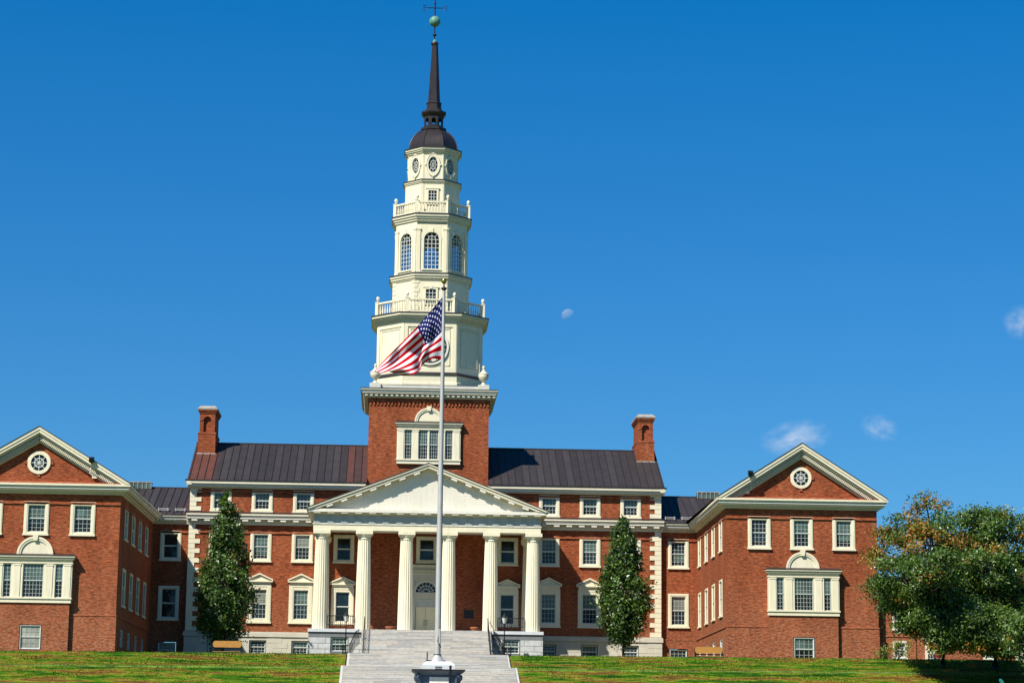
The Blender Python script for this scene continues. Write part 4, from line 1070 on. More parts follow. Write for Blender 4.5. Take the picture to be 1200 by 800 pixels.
mb.lathe([(.40, lz0), (.40, lz0+.42)], SHED, 10, (TX, TY))
mb.build('lantern', tower)
mb = MB(); octl(mb, [(.70, .29, 61.0), (.66, .27, 61.5), (.72, .3, 61.52), (.70, .29, 61.62), (.57, .236, 61.66), (.28, .116, 67.35)], ROOFP)
mb.lathe([(.30, 67.35), (.36, 67.42), (.36, 67.62), (.26, 67.68)], ROOFP, 12, (TX-.04, TY)); mb.lathe([(.24, 67.68), (.08, 67.95)], COPPERG, 12, (TX-.04, TY))
mb.build('spire', tower)
sxx = TX-.06
mb = MB(); mb.tube([(sxx, TY, 67.9), (sxx, TY, 72.6)], .055, IRON, 8)
mb.lathe([(.04, 68.22), (.2, 68.36), (.2, 68.42), (.04, 68.55)], IRON, 10, (sxx, TY))
for q in (0, 1):
    d_ = Vector((1, 0, 0)) if q == 0 else Vector((0, 1, 0)); c = Vector((sxx, TY, 71.1))
    mb.tube([c-d_*.82, c+d_*.82], .04, IRON, 6)
mb.lathe([(.04, 70.95), (.1, 71.1), (.04, 71.25)], IRON, 8, (sxx, TY)); mb.lathe([(.04, 71.45), (.12, 71.57), (.04, 71.7)], IRON, 8, (sxx, TY))
def strokes(mb, pts, c, ax, r=.038): mb.tube([(c[0]+ax[0]*p[0], c[1]+ax[1]*p[0], c[2]+p[1]) for p in pts], r, IRON, 5)
Sg = [(.15, .2), (.05, .26), (-.1, .24), (-.15, .12), (-.05, .02), (.08, -.04), (.15, -.14), (.08, -.24), (-.08, -.26), (-.16, -.2)]
strokes(mb, Sg, (sxx-.98, TY, 71.1), (1, 0)); strokes(mb, [(-.14, -.26), (-.14, .26), (.14, -.26), (.14, .26)], (sxx+.98, TY, 71.1), (1, 0))
strokes(mb, [(.14, .26), (-.14, .26), (-.14, 0), (.08, 0), (-.14, 0), (-.14, -.26), (.14, -.26)], (sxx, TY-.98, 71.1), (0, -1)); strokes(mb, [(-.2, .26), (-.1, -.26), (0, .1), (.1, -.26), (.2, .26)], (sxx, TY+.98, 71.1), (0, 1))
mb.tube([(sxx-.9, TY, 72.3), (sxx+.9, TY, 72.3)], .035, IRON, 6); mb.prism([(sxx-1.2, 72.3), (sxx-.85, 72.12), (sxx-.85, 72.48)], TY-.02, TY+.02, IRON); mb.prism([(sxx+.5, 72.3), (sxx+1.0, 72.02), (sxx+1.0, 72.58)], TY-.02, TY+.02, IRON)
mb.build('weathervane', tower)
mb = MB(); mb.lathe([(.53*math.sin(PI*i/14)+.001, 69.74-.53*math.cos(PI*i/14)) for i in range(15)], COPPERG, 20, (sxx, TY))
mb.build('copper_ball', tower)

# ================================================================== right-hand extension
AY = -18.6
EX = thing('brick_annexe', 'low red brick building with white window panels behind the big trees at the right', 'building', (42, AY, 8.2))
wn = []
for i in range(5):
    x = 38.3+i*7.4
    wn += [dict(u=x, z=11.12, w=1.14, h=2.5, fs=.18, fb=.14, ft=.14, case=WHITE, prd=.05), dict(u=x, z=8.82, w=1.14, h=1.45, fs=.18, fb=.14, ft=.14, case=WHITE, prd=.05)]
m_, hh = facade('wall', wallM((0, AY, 0)), 36.44, 74, 7.8, 14.6, wn); m_.add([(74,AY,7.8),(74,13.9,7.8),(74,13.9,14.6),(74,AY,14.6)], [(0,1,2,3)], BRICK)
m_.box(36.46, 74, AY-.06, AY, 10.6, 10.74, BRICK2)
for i in range(5): x = 39.4+i*7.4; m_.box(x, x+.2, AY-.1, AY, 7.8, 14.6, BRICK2); m_.box(x+2.3, x+2.5, AY-.1, AY, 7.8, 14.6, BRICK2)
m_.build('wall', EX)
for d_ in wn:
    d_ = dict(d_); u, z = d_.pop('u'), d_.pop('z'); put_window(wallM((u, AY, z)), parent=EX, **d_)
for i in range(4):
    x = 40.35+i*7.4; mb = MB(); mb.box(x, x+1.15, AY-.2, AY-.01, 8.0, 10.85, WHITE); mb.box(x-.08, x+1.23, AY-.28, AY-.01, 10.3, 10.42, WHITE); mb.box(x-.08, x+1.23, AY-.28, AY-.01, 10.85, 11.02, WHITE)
    mb.box(x+.1, x+1.05, AY-.23, AY-.2, 9.5, 10.2, CREAM); o = mb.build('white_panel', EX)
    mb = MB(); mb.box(x+.18, x+.98, AY-.22, AY-.201, 8.2, 9.25, GL_LO); mb.build('pane', o)
    mb = MB()
    for k in range(1, 4): mb.box(x+.18+k*.2-.015, x+.18+k*.2+.015, AY-.24, AY-.221, 8.2, 9.25, SASH)
    for k in range(1, 3): mb.box(x+.18, x+.98, AY-.239, AY-.222, 8.2+k*.35-.015, 8.2+k*.35+.015, SASH)
    mb.build('sash', o)
mb = MB(); mb.box(36.46, 74.3, AY-.4, AY, 14.6, 14.9, CREAM2); mb.add([(36.46,AY-.5,14.9),(74.4,AY-.5,14.9),(74.4,-5,16.0),(36.46,-5,16.0)], [(0,1,2,3)], ROOF); mb.add([(36.46,13.9,14.9),(74.4,13.9,14.9),(74.4,-5,16.0),(36.46,-5,16.0)], [(3,2,1,0)], ROOF); mb.build('roof', EX)

# ================================================================== flagpole, flag, pedestal
FY = -60.; PXX = .06
FP = thing('flagpole', 'tall silver flagpole rising in front of the portico with gold ball on top', 'flagpole', (PXX, FY, 6.24))
mb = MB(); mb.tube([(PXX, FY, 6.3), (PXX, FY, 12), (PXX, FY, 20), (PXX, FY, 29.7)], [.190, .185, .143, .08], ALU, 20); mb.build('pole', FP)
mb = MB(); mb.lathe([(.52, 6.25), (.53, 6.30), (.36, 6.40), (.25, 6.58), (.24, 6.64)], ALU, 24, (PXX, FY)); mb.lathe([(.25, 6.64), (.25, 6.69)], IRON, 24, (PXX, FY)); mb.build('base_flange', FP)
mb = MB(); mb.lathe([(.12, 29.68), (.15, 29.74), (.15, 29.86), (.05, 29.9), (.04, 30.1)], IRON, 12, (PXX, FY)); mb.box(PXX-.2, PXX+.2, FY-.03, FY+.03, 29.76, 29.82, IRON); mb.build('truck', FP)
mb = MB(); mb.lathe([(.18*math.sin(PI*i/12)+.001, 30.28-.18*math.cos(PI*i/12)) for i in range(13)], GOLD, 16, (PXX, FY)); mb.build('ball_finial', FP)
mb = MB(); mb.tube([(PXX+.12, FY-.2, 8.35), (PXX+.12, FY-.27, 8.2), (PXX-.0, FY-.27, 7.5), (PXX+.2, FY-.25, 7.1)], .035, IRON, 6); mb.cbox((PXX+.1, FY-.24, 7.8), (.1, .12, .9), ALU); mb.tube([(PXX+.15, FY-.2, 6.8), (PXX+.17, FY-.19, 12), (PXX+.14, FY-.13, 20), (PXX+.1, FY-.08, 29.7)], .012, IRON, 4); mb.build('halyard_cleat', FP)
# flag
G = [[(518.6,348),(503.5,366),(489,382.5),(473,399),(454,418),(437,436.5)],
     [(518.0,367),(505.5,378),(493,391.5),(476,407),(458,423.5),(440,435)],
     [(517.6,386),(509,395),(498,403),(483,416),(463,429.5),(446,437.5)],
     [(517.2,403),(507,408.5),(495.5,416),(489,427),(474,433),(455,435.5)],
     [(516.8,421),(506,420.5),(495,427.5),(491.5,434),(484,438.5),(471,440)]]
def crom(p0, p1, p2, p3, t):
    return tuple(.5*((2*b)+(-a+c)*t+(2*a-5*b+4*c-d)*t*t+(-a+3*b-3*c+d)*t**3) for a, b, c, d in zip(p0, p1, p2, p3))
def cr(L, t):
    n = len(L)-1; x = t*n; i = min(int(x), n-1); f = x-i
    return crom(L[max(i-1, 0)], L[i], L[i+1], L[min(i+2, n)], f)
def flagp(u, v):
    q = cr([cr(row, u) for row in G], v)
    rp = .55*u*math.sin(9.5*u+3.2*v+.6)+.30*u*math.sin(21*u-6*v+1.)+.10*math.sin(13*v+4*u)*min(1, u*4)
    P = unp(q[0], q[1], FY+rp-.25*u)
    return P
FR = plain('flag_red', (.46, .004, .010), .08, 3, .7); FW = plain('flag_white', (.76, .74, .78), .04, 3, .7); FB = plain('flag_blue', (.010, .014, .095), .1, 3, .7)
for m_ in (FR, FW, FB):
    for nn_ in m_.node_tree.nodes:
        if nn_.type == 'BSDF_PRINCIPLED': nn_.inputs['Specular IOR Level'].default_value = .03; nn_.inputs['Roughness'].default_value = 1
NU, NV = 190, 104
V = [tuple(flagp(i/NU, j/NV)) for j in range(NV+1) for i in range(NU+1)]; Fc = []; Mi = []
stars = [((r+1)/10*7/13, (c+1)/12*.4) for r in range(9) for c in range(11) if (r+c) % 2 == 0]
for j in range(NV):
    for i in range(NU):
        u, v = (i+.5)/NU, (j+.5)/NV; Fc.append((j*(NU+1)+i, j*(NU+1)+i+1, (j+1)*(NU+1)+i+1, (j+1)*(NU+1)+i))
        m_ = 0 if int(v*13) % 2 == 0 else 1
        if u < .4 and v < 7/13:
            m_ = 2
            for sv, su in stars:
                dx_, dy_ = (u-su)*1.9, (v-sv); rr_ = math.hypot(dx_, dy_)
                if rr_ < .026:
                    an = math.atan2(dx_, -dy_); k = abs(((an*5/(2*PI)) % 1)-.5)*2
                    if rr_ < .009+.016*k: m_ = 1; break
        Mi.append(m_)
me = bpy.data.meshes.new('flag'); me.from_pydata(V, [], Fc)
for m_ in (FR, FW, FB): me.materials.append(m_)
me.polygons.foreach_set('material_index', Mi); me.polygons.foreach_set('use_smooth', [True]*len(Fc)); me.update()
fo = tag(link('flag', me), 'american flag with red and white stripes drooping from the silver pole', 'flag')
sd = fo.modifiers.new('t', 'SOLIDIFY'); sd.thickness = .012
# pedestal
PD = thing('flagpole_pedestal', 'pale carved stone pedestal carrying the flagpole at the foot of the steps', 'pedestal', (.1, FY, 4.3))
px_ = .12
def frust(mb, h0, z0, h1, z1, mat):
    A_ = [(px_-h0,FY-h0,z0),(px_+h0,FY-h0,z0),(px_+h0,FY+h0,z0),(px_-h0,FY+h0,z0)]; B_ = [(px_-h1,FY-h1,z1),(px_+h1,FY-h1,z1),(px_+h1,FY+h1,z1),(px_-h1,FY+h1,z1)]
    mb.loft([A_, B_], mat)
mb = MB(); frust(mb, .98, 6.06, .72, 6.235, PEDST); frust(mb, 1.0, 5.98, .98, 6.06, PEDST); frust(mb, 1.0, 5.72, 1.0, 5.98, PEDST); mb.cbox((px_, FY-1.0, 5.88), (.42, .05, .05), DARK); mb.cbox((px_, FY-1.0, 5.77), (.42, .05, .04), DARK)
mb.build('plinth', PD)
mb = MB(); frust(mb, 1.62, 5.64, 1.64, 5.72, DARK); frust(mb, 1.40, 5.5, 1.6, 5.638, SLATE); frust(mb, 1.3, 5.4, 1.38, 5.498, SLATE); mb.build('moulding', PD)
mb = MB(); frust(mb, 1.12, 4.6, 1.12, 5.4, SLATE); frust(mb, 1.5, 4.2, 1.4, 4.6, PEDST)
for qx in (-1, 1):
    for qy in (-1, 1):
        M_ = Matrix.Translation((px_+qx*1.12, FY+qy*1.12, 0)) @ Matrix.Rotation(math.atan2(qy, qx), 4, 'Z')
        old = mb.M; mb.M = M_
        prof = [(0, 5.4), (.28, 5.4), (.36, 5.25), (.28, 5.1), (.14, 4.95), (.1, 4.8), (.16, 4.66), (.3, 4.6), (0, 4.6)]
        mb.prism([(x, z) for x, z in prof][::-1], -.17, .17, SLATE); mb.M = old
mb.build('body', PD)
mb = MB(); mb.box(px_-.55, px_+.63, FY-1.17, FY-1.12, 4.72, 5.26, WHITE); mb.build('inscription_plaque', PD)
FL = thing('ground_floodlight', 'thin black floodlight stake on the left edge of the flagpole pedestal', 'floodlight', (-.58, FY-.6, 6.23))
mb = MB(); mb.tube([(-.58, FY-.6, 6.2), (-.58, FY-.6, 6.78)], .035, IRON, 6); mb.build('stake', FL)
mb = MB(); mb.cbox((-.5, FY-.6, 6.27), (.3, .14, .06), IRON); mb.build('lamp_arm', FL)
FL = thing('bollard_light', 'slim black post standing right in front of the flagpole pedestal', 'post', (.83, FY-1.9, 4.3))
mb = MB(); mb.tube([(.83, FY-1.9, 4.3), (.83, FY-1.9, 5.82)], .07, IRON, 8); mb.build('post', FL)
mb = MB(); mb.lathe([(.07, 5.82), (.09, 5.86), (.09, 5.9), (.02, 5.95)], IRON, 8, (.83, FY-1.9)); mb.build('cap', FL)

# ================================================================== lamps, railings, planters, plaque, benches
LP = thing('lamp_post', 'black iron lamp post with frosted lantern left of the porch steps', 'lamp post', (-6.72, -9.5, 8.1), 'lamp posts either side of the porch steps')
lx, ly = -6.72, -9.5
mb = MB(); mb.lathe([(.16, 8.1), (.16, 8.3), (.08, 8.45), (.05, 8.7), (.045, 11.6), (.08, 11.66), (.05, 11.72)], IRON, 10, (lx, ly)); mb.tube([(lx-.3, ly, 11.2), (lx+.3, ly, 11.2)], .025, IRON, 5); mb.build('post', LP)
mb = MB(); mb.lathe([(.13, 11.72), (.24, 12.2)], GLOBE, 8, (lx, ly), smooth=False); o = mb.build('lantern', LP)
mb = MB(); mb.lathe([(.28, 12.2), (.1, 12.42), (.06, 12.46), (.08, 12.52), (.02, 12.6)], IRON, 8, (lx, ly), smooth=False)
for k in range(8): t = 2*PI*k/8; mb.tube([(lx+.13*math.cos(t), ly+.13*math.sin(t), 11.72), (lx+.24*math.cos(t), ly+.24*math.sin(t), 12.2)], .012, IRON, 4)
mb.build('lantern_cap', LP)
copy_thing(LP, (13.35, 0, .05), 'black iron lamp post with frosted lantern right of the porch steps')
def stair_rail(x0, x1, side, label, offs=0.):
    T = thing('handrail', label, 'handrail', (x0, -7.5, 8.1), 'iron handrails of the porch steps')
    pts = [(x0, -7.35, 11.25), (x0, -7.7, 11.1)]; mb = MB()
    a, b = Vector((x0, -7.5, 12.2)), Vector((x1, -13.5, 9.15))
    mb.tube([a+Vector((0, .5, .12)), a, b, b+Vector((0, -.35, -.12))], .045, IRON, 6)
    mb.tube([a-Vector((0, 0, .75)), b-Vector((0, 0, .75))], .025, IRON, 5); mb.build('rail', T)
    mb = MB()
    for i in range(31):
        t = i/30; p = a.lerp(b, t); mb.tube([p-Vector((0, 0, .75 if i % 10 else 1.0)), p], .016 if i % 10 else .04, IRON, 5)
    mb.build('balusters', T); return T
stair_rail(-5.2, -5.2, -1, 'black iron stair handrail running down the left end of the porch steps')
stair_rail(5.3, 5.35, 1, 'black iron stair handrail running down the right end of the porch steps')
def low_rail(x0, x1, label):
    T = thing('area_railing', label, 'railing', (x0, -8, 8.1), 'curving iron railings beside the porch steps')
    s_ = 1 if x1 > x0 else -1
    P = [Vector((x0, -7.5, 11.2)), Vector((x0+s_*.3, -8.6, 10.9)), Vector((x0+s_*.55, -9.6, 10.2)), Vector((x0+s_*.75, -10.6, 9.7)), Vector((x1, -11.2, 9.62))]
    mb = MB(); mb.tube(P, .04, IRON, 6); mb.tube([p-Vector((0, 0, .62)) for p in P], .02, IRON, 4); mb.build('rail', T)
    mb = MB()
    for k in range(len(P)-1):
        for i in range(5): p = P[k].lerp(P[k+1], i/5); mb.tube([(p.x, p.y, max(8.1, p.z-1.3)), p], .016, IRON, 4)
    mb.tube([(x1, -11.2, 8.1), (x1, -11.2, 9.75)], .05, IRON, 6); mb.build('balusters', T)
low_rail(-5.65, -6.9, 'curving black area railing dropping to the left of the porch steps')
low_rail(5.8, 7.1, 'curving black area railing dropping to the right of the porch steps')
def bal_rail(x0, x1, label):
    T = thing('porch_railing', label, 'railing', ((x0+x1)/2, -6.3, 11.25), 'railings between the outer portico columns')
    mb = MB(); y = -6.5; mb.tube([(x0, y, 12.4), (x1, y, 12.4)], .04, IRON, 6); mb.tube([(x0, y, 11.65), (x1, y, 11.65)], .03, IRON, 5); mb.build('rail', T)
    mb = MB(); n = 14
    for i in range(n+1):
        x = x0+(x1-x0)*i/n; mb.tube([(x, y, 11.27 if i % 7 == 0 else 11.6), (x, y, 12.4)], .035 if i % 7 == 0 else .017, IRON, 5)
    mb.build('balusters', T)
bal_rail(-8.4, -6.1, 'black iron railing between the two leftmost portico columns'); bal_rail(6.2, 8.5, 'black iron railing between the two rightmost portico columns')
pm = MB(); pm.lathe([(.30, 0), (.42, .42), (.47, .44), (.47, .52), (.40, .52), (.38, .46), (.02, .46)], TERRA, 16)
pme = bpy.data.meshes.new('planter'); pme.from_pydata(pm.v, [], pm.f); pme.materials.append(TERRA); pme.polygons.foreach_set('use_smooth', pm.sm)
for x, y, s_, lb in ((-2.98, -2, 1.05, 'terracotta planter on the porch between the second and third columns from the left'), (4.5, -2, 1.15, 'terracotta planter under the bronze plaque on the porch'), (-6.55, -5.6, .8, 'small terracotta planter behind the left porch railing')):
    o = tag(link('planter', pme, None, Matrix.Translation((x, y, 11.255)) @ Matrix.Scale(s_, 4)), lb, 'planter', 'terracotta planters on the porch')
PQ = thing('wall_plaque', 'dark bronze plaque on the shaded brick wall right of the entrance door', 'plaque', (3.9, -.02, 13.1))
mb = MB(); mb.box(3.5, 4.3, -.05, -.002, 12.78, 13.45, BRONZE); mb.build('plate', PQ)
mb = MB()
for a, b, c, d_ in ((3.46, 3.52, 12.74, 13.49), (4.28, 4.34, 12.74, 13.49), (3.52, 4.28, 12.74, 12.8), (3.52, 4.28, 13.43, 13.49)): mb.box(a, b, -.065, -.003, c, d_, DARK)
mb.build('frame', PQ)
def bench(x0, x1, y, zt, label):
    zg = gz((x0+x1)/2, y)
    T = thing('bench', label, 'bench', ((x0+x1)/2, y, zg), 'wooden benches at the top of the bank'); mid = (x0+x1)/2; L = x1-x0
    mb = MB(); h = .5     # rounded backrest board
    ring = lambda yy: [(x0+.02+.10*(1-math.cos(t)), yy, 0) for t in (0,)]
    P = []
    for cx_, a0 in ((x1-.16, -PI/2), (x0+.16, PI/2)):
        for i in range(7): t = a0+PI*i/6; P.append((cx_+.16*math.cos(t), zt-.27+.25*math.sin(t)))
    mb.prism(P, y-.06, y+.02, WOOD); mb.build('backrest', T)
    mb = MB()
    for k in range(4): mb.box(x0+.05, x1-.05, y-.62+k*.14, y-.5+k*.14, zg+.44, zg+.48, WOOD)
    mb.build('seat', T)
    mb = MB(); mb.box(x0-.02, x1+.02, y+.03, y+.09, zt-.66, zt-.58, IRON); mb.box(x0+.05, x1-.05, y-.62, y+.03, zg+.39, zg+.438, IRON); mb.build('frame', T)
    for x in (x0+.02, x1-.04):
        mb = MB(); mb.box(x-.05, x+.05, y+.025, y+.10, zg-.05, zt-.15, IRON); mb.box(x-.04, x+.04, y-.62, y-.54, zg-.05, zg+.39, IRON); mb.tube([(x, y-.6, zg+.4), (x, y-.55, zg+.68), (x, y+.02, zg+.7)], .03, IRON, 6); mb.build('leg', T)
bench(-16.85, -14.6, -21.5, 9.36, 'orange wooden bench under the columnar tree at the left of the lawn')
bench(21.2, 23.4, -21.5, 9.44, 'orange wooden bench beside the inner corner of the right wing')
def wall_light(x, y, z1, z0, flip, label):
    T = thing('gable_floodlight', label, 'floodlight', (x, y, z1), 'floodlights on the wing gables')
    mb = MB(); mb.tube([(x, y-.55, z1-.1), (x, y-.5, z1-.25), (x+flip*.1, y-.35, z0+.2), (x-flip*.15, y-.3, z0)], .07, WHITE, 6); mb.build('conduit', T)
    mb = MB(); mb.cbox((x-flip*.05, y-.95, z1+.1), (.38, .45, .3), IRON, Matrix.Rotation(.5, 4, 'X')); mb.cbox((x-flip*.05, y-1.0, z1-.1), (.1, .1, .25), IRON); mb.build('lamp_head', T)
    mb = MB(); mb.cbox((x-flip*.25, y-.2, z0-.05), (.38, .25, .28), WHITE); mb.build('junction_box', T)
wall_light(-26.95, -21.0, 23.3, 22.2, -1, 'black floodlight with white conduit on the left wing gable')
wall_light(26.0, -19.4, 23.4, 22.1, 1, 'black floodlight with white conduit on the right wing gable')

# ================================================================== trees
def leaves_mesh(name, P, Nn, size, mats, mi, seed):
    R_ = np.random.default_rng(seed); N = len(P)
    s_ = R_.uniform(.65, 1.25, N)*size
    d = R_.normal(size=(N, 3)); d /= np.linalg.norm(d, axis=1)[:, None]
    nn = Nn*.7+R_.normal(size=(N, 3))*.8; nn[:, 2] += .35; nn /= np.linalg.norm(nn, axis=1)[:, None]
    d -= (d*nn).sum(1)[:, None]*nn; d /= np.linalg.norm(d, axis=1)[:, None]; e = np.cross(nn, d)
    V = np.empty((N, 4, 3)); V[:,0] = P-d*s_[:, None]; V[:,1] = P+e*s_[:, None]*.5+nn*s_[:, None]*.12; V[:,2] = P+d*s_[:, None]; V[:,3] = P-e*s_[:, None]*.5+nn*s_[:, None]*.12
    me = bpy.data.meshes.new(name); me.from_pydata(V.reshape(-1, 3).tolist(), [], np.arange(4*N).reshape(-1, 4).tolist())
    for m in mats: me.materials.append(m)
    me.polygons.foreach_set('material_index', mi.astype(np.int32)); me.update(); return me
def columnar(cx, cy, zg, zb, zt, rmax, prof, label, seed, nl=19000):
    R_ = np.random.default_rng(seed)
    T = thing('columnar_tree', label, 'tree', (cx, cy, zg), 'columnar trees in front of the library')
    mb = MB(); mb.tube([(cx, cy, zg-.1), (cx+.03, cy, zb+.5), (cx-.05, cy, (zb+zt)/2), (cx, cy, zt-.8)], [.17, .13, .09, .03], BARK, 8)
    cl = []
    nc = 210
    while len(cl) < nc:
        t = R_.random(); r = np.interp(t, *prof)*rmax
        if R_.random() > (r/rmax)*1.0+.12: continue
        th = R_.uniform(0, 2*PI); q = r*(.35+.62*R_.random()**.5)*R_.uniform(.80, 1.10)
        cl.append((cx+q*math.cos(th), cy+q*math.sin(th), zb+t*(zt-zb), th))
    for c in cl[:90]:
        zz = max(zb-.1, c[2]-1.6); mb.tube([(cx, cy, zz), ((cx+c[0])/2+.02, (cy+c[1])/2, (zz+c[2])/2-.05), c[:3]], [.045, .03, .012], BARK, 4)
    mb.build('trunk', T)
    P = []; Nn = []; tone = []
    C = np.array([c[:3] for c in cl]); k = R_.integers(0, nc, nl)
    off = R_.normal(size=(nl, 3))*np.array([.27, .27, .36])*np.interp((C[k, 2]-zb)/(zt-zb), [0, .8, 1], [1.1, .9, .55])[:, None]
    P = C[k]+off; ax = P-np.array([cx, cy, 0]); ax[:, 2] = .3; ax /= np.linalg.norm(ax, axis=1)[:, None]
    tc = R_.random(nc); u = tc[k]*.5+R_.random(nl)*.5
    mi = np.where(u < .58, 0, np.where(u < .94, 1, 4)); mi = np.where((R_.random(nl) < .01), 2, mi)
    link('crown', leaves_mesh('crown', P, ax, .15, LEAF, mi, seed+1), T)
    return T
PR = ([0, .04, .12, .25, .4, .55, .7, .85, .95, 1], [.15, .5, .82, 1, .93, .72, .50, .32, .2, .06])
columnar(-16.75, -12, 8.1, 9.9, 22.0, 2.5, PR, 'narrow dark green columnar tree left of the portico by the orange bench', 21)
PR2 = ([0, .04, .12, .25, .4, .55, .7, .85, .95, 1], [.12, .45, .8, 1, .95, .78, .58, .40, .22, .05])
columnar(16.45, -12, 8.15, 10.4, 20.5, 2.15, PR2, 'narrow green columnar tree right of the portico beside the quoins', 31)
def big_tree(name, cx, cy, zg, blobs, label, seed, nl, size, warm, trunk_r=.4, group='broad trees at the right edge'):
    """blobs: (x, y, z, r, sparse, warmth)"""
    R_ = np.random.default_rng(seed)
    T = thing(name, label, 'tree', (cx, cy, zg), group)
    mb = MB(); mz = zg+3
    mb.tube([(cx, cy, zg-.2), (cx+.1, cy, zg+1.4), (cx-.05, cy, mz)], [trunk_r*1.12, trunk_r*.95, trunk_r*.85], BARK, 10)
    sub = []; w = []
    for bx, by, bz, br, spar, wm in blobs:
        P0 = Vector((cx, cy, mz-.5)); P1 = Vector((bx, by, bz)); m1 = P0.lerp(P1, .5)+Vector((0, 0, .12*(P1-P0).length))
        mb.tube([P0, m1, P1], [trunk_r*.45, trunk_r*.25, .05], BARK, 6)
        n = int(14*(br/2)**2)+6
        for _ in range(n):
            v = R_.normal(size=3); v /= np.linalg.norm(v); v[2] *= .8; q = br*(.55+.5*R_.random())
            s_ = np.array([bx, by, bz])+v*q; sub.append((*s_, v[0], v[1], v[2], wm)); w.append(1.0/(1+spar*2.5))
            if R_.random() < .4: mb.tube([P1, tuple((np.array(P1)+s_)/2+R_.normal(size=3)*.15), tuple(s_)], [.045, .03, .012], BARK, 4)
    mb.build('trunk', T)
    sub = np.array(sub); w = np.array(w); w /= w.sum(); k = R_.choice(len(sub), nl, p=w)
    P = sub[k, :3]+R_.normal(size=(nl, 3))*np.array([.44, .44, .26])
    P[:, 2] = np.maximum(P[:, 2], zg+.35+R_.random(nl)*.5)
    tc = R_.random(len(sub)); u = tc[k]*.5+R_.random(nl)*.5
    mi = np.where(u < .48, 0, np.where(u < .88, 1, 4)); wmm = (R_.random(len(sub)) < sub[:, 6])[k] & (R_.random(nl) < .8)
    mi = np.where(wmm, np.where(R_.random(nl) < warm, 3, 2), mi)
    link('crown', leaves_mesh('crown', P, sub[k, 3:6], size, LEAF, mi, seed+1), T)
def B(px, py, Y, r, sp=0, wm=0):
    p = unp(px, py, Y); return (p.x, p.y, p.z, r, sp, wm)
b1 = [B(1040,655,-34,1.3,.6,.7), B(1052,625,-35,1.3,.4,.6), B(1075,605,-36,1.2,1.6,.85), B(1090,640,-38,2.2,.2,.6), B(1060,680,-39,2.3,0,.2), B(1100,690,-40,2.8,0,.1),
      B(1078,722,-39,1.9,.1,.05), B(1110,728,-41,2.2,0,.05), B(1112,625,-37,1.7,.8,.3), B(1125,660,-36,2.2,0,.15), B(1032,690,-34,.9,.8,.3), B(1135,705,-38,2.2,0,.1), B(1085,585,-36,.5,2.5,.5), B(1100,600,-36,.9,2,.4),
      B(1060,700,-35,1.6,0,.1), B(1095,668,-44,1.8,0,.1), B(1122,748,-42,1.3,.2,.1), B(1104,748,-41,1.0,.4,.1), B(1140,738,-43,1.3,.2,.1)]
px1 = unp(1104, 765, -33)
big_tree('broad_tree', px1.x, -33, gz(px1.x, -33), b1, 'broad green tree with orange tinged upper leaves beside the right wing', 51, 78000, .125, .6, .3)
b2 = [B(1150,620,-35,2.0,.1,.15), B(1165,605,-34,1.3,.5,.1), B(1140,640,-34,1.6,.1,.1), B(1185,650,-33,2.2,.8,.5), B(1200,610,-35,1.4,1.2,.4), B(1170,690,-37,2.6,0,.3), B(1205,690,-36,2.4,.1,.35),
      B(1150,730,-39,2.0,0,.1), B(1185,735,-40,2.4,0,.15), B(1225,650,-35,2.8,.2,.1), B(1240,700,-37,2.8,0,.1), B(1220,740,-40,2.2,.1,.1), B(1155,670,-40,2.2,0,.1), B(1150,752,-42,1.1,.3,.1), B(1178,755,-42,1.1,.3,.1), B(1200,752,-44,1.2,.2,.1)]
px2 = unp(1164, 770, -33)
big_tree('broad_tree', px2.x, -33.4, gz(px2.x, -33.4), b2, 'broad dense tree with dark trunk cut by the right edge of the photo', 61, 80000, .13, .25, .42)
b4 = [B(1222,762,-54,1.7,0,.1), B(1250,735,-56,3.0,0,.1), B(1262,690,-57,2.6,0,.1), B(1290,745,-58,2.4,0,.1)]
px4 = unp(1256, 790, -56)
big_tree('broad_tree', px4.x, -56, gz(px4.x, -56), b4, 'tree at the bottom right corner whose leaves shade the lower bank', 81, 17000, .16, .2, .35)
# trees further right and behind, outside or partly outside the frame
b3 = [(62,-10,14,3.5,0,.1),(66,-8,17,3,0,.1),(58,-8,12.5,3,0,.1),(70,-12,13,3,0,.1)]
big_tree('broad_tree', 63, -9, 8.4, b3, 'dark green tree seen through gaps behind the two broad trees at the right', 71, 16000, .24, .2, .4)
# sapling / shrub at the corner of the right wing
T = thing('shrub', 'small yellow green shrub at the foot of the right wing corner', 'shrub', (37.0, -22, 8.25))
R_ = np.random.default_rng(9); mb = MB(); tips = []
for k in range(14):
    a_ = R_.uniform(0, 2*PI); r = R_.uniform(.2, 1.5); tip = (37.0+r*math.cos(a_), -22+r*math.sin(a_)*.5, 8.3+R_.uniform(.7, 1.6)); tips.append(tip)
    mb.tube([(37.0, -22, 8.2), ((37.0+tip[0])/2, (-22+tip[1])/2, 8.9), tip], [.03, .02, .01], BARK, 4)
mb.build('stems', T)
k = R_.integers(0, 14, 700); P = np.array(tips)[k]+R_.normal(size=(700, 3))*.18
link('foliage', leaves_mesh('foliage', P, R_.normal(size=(700, 3)), .09, LEAF, np.where(R_.random(700) < .5, 2, 1), 3), T)

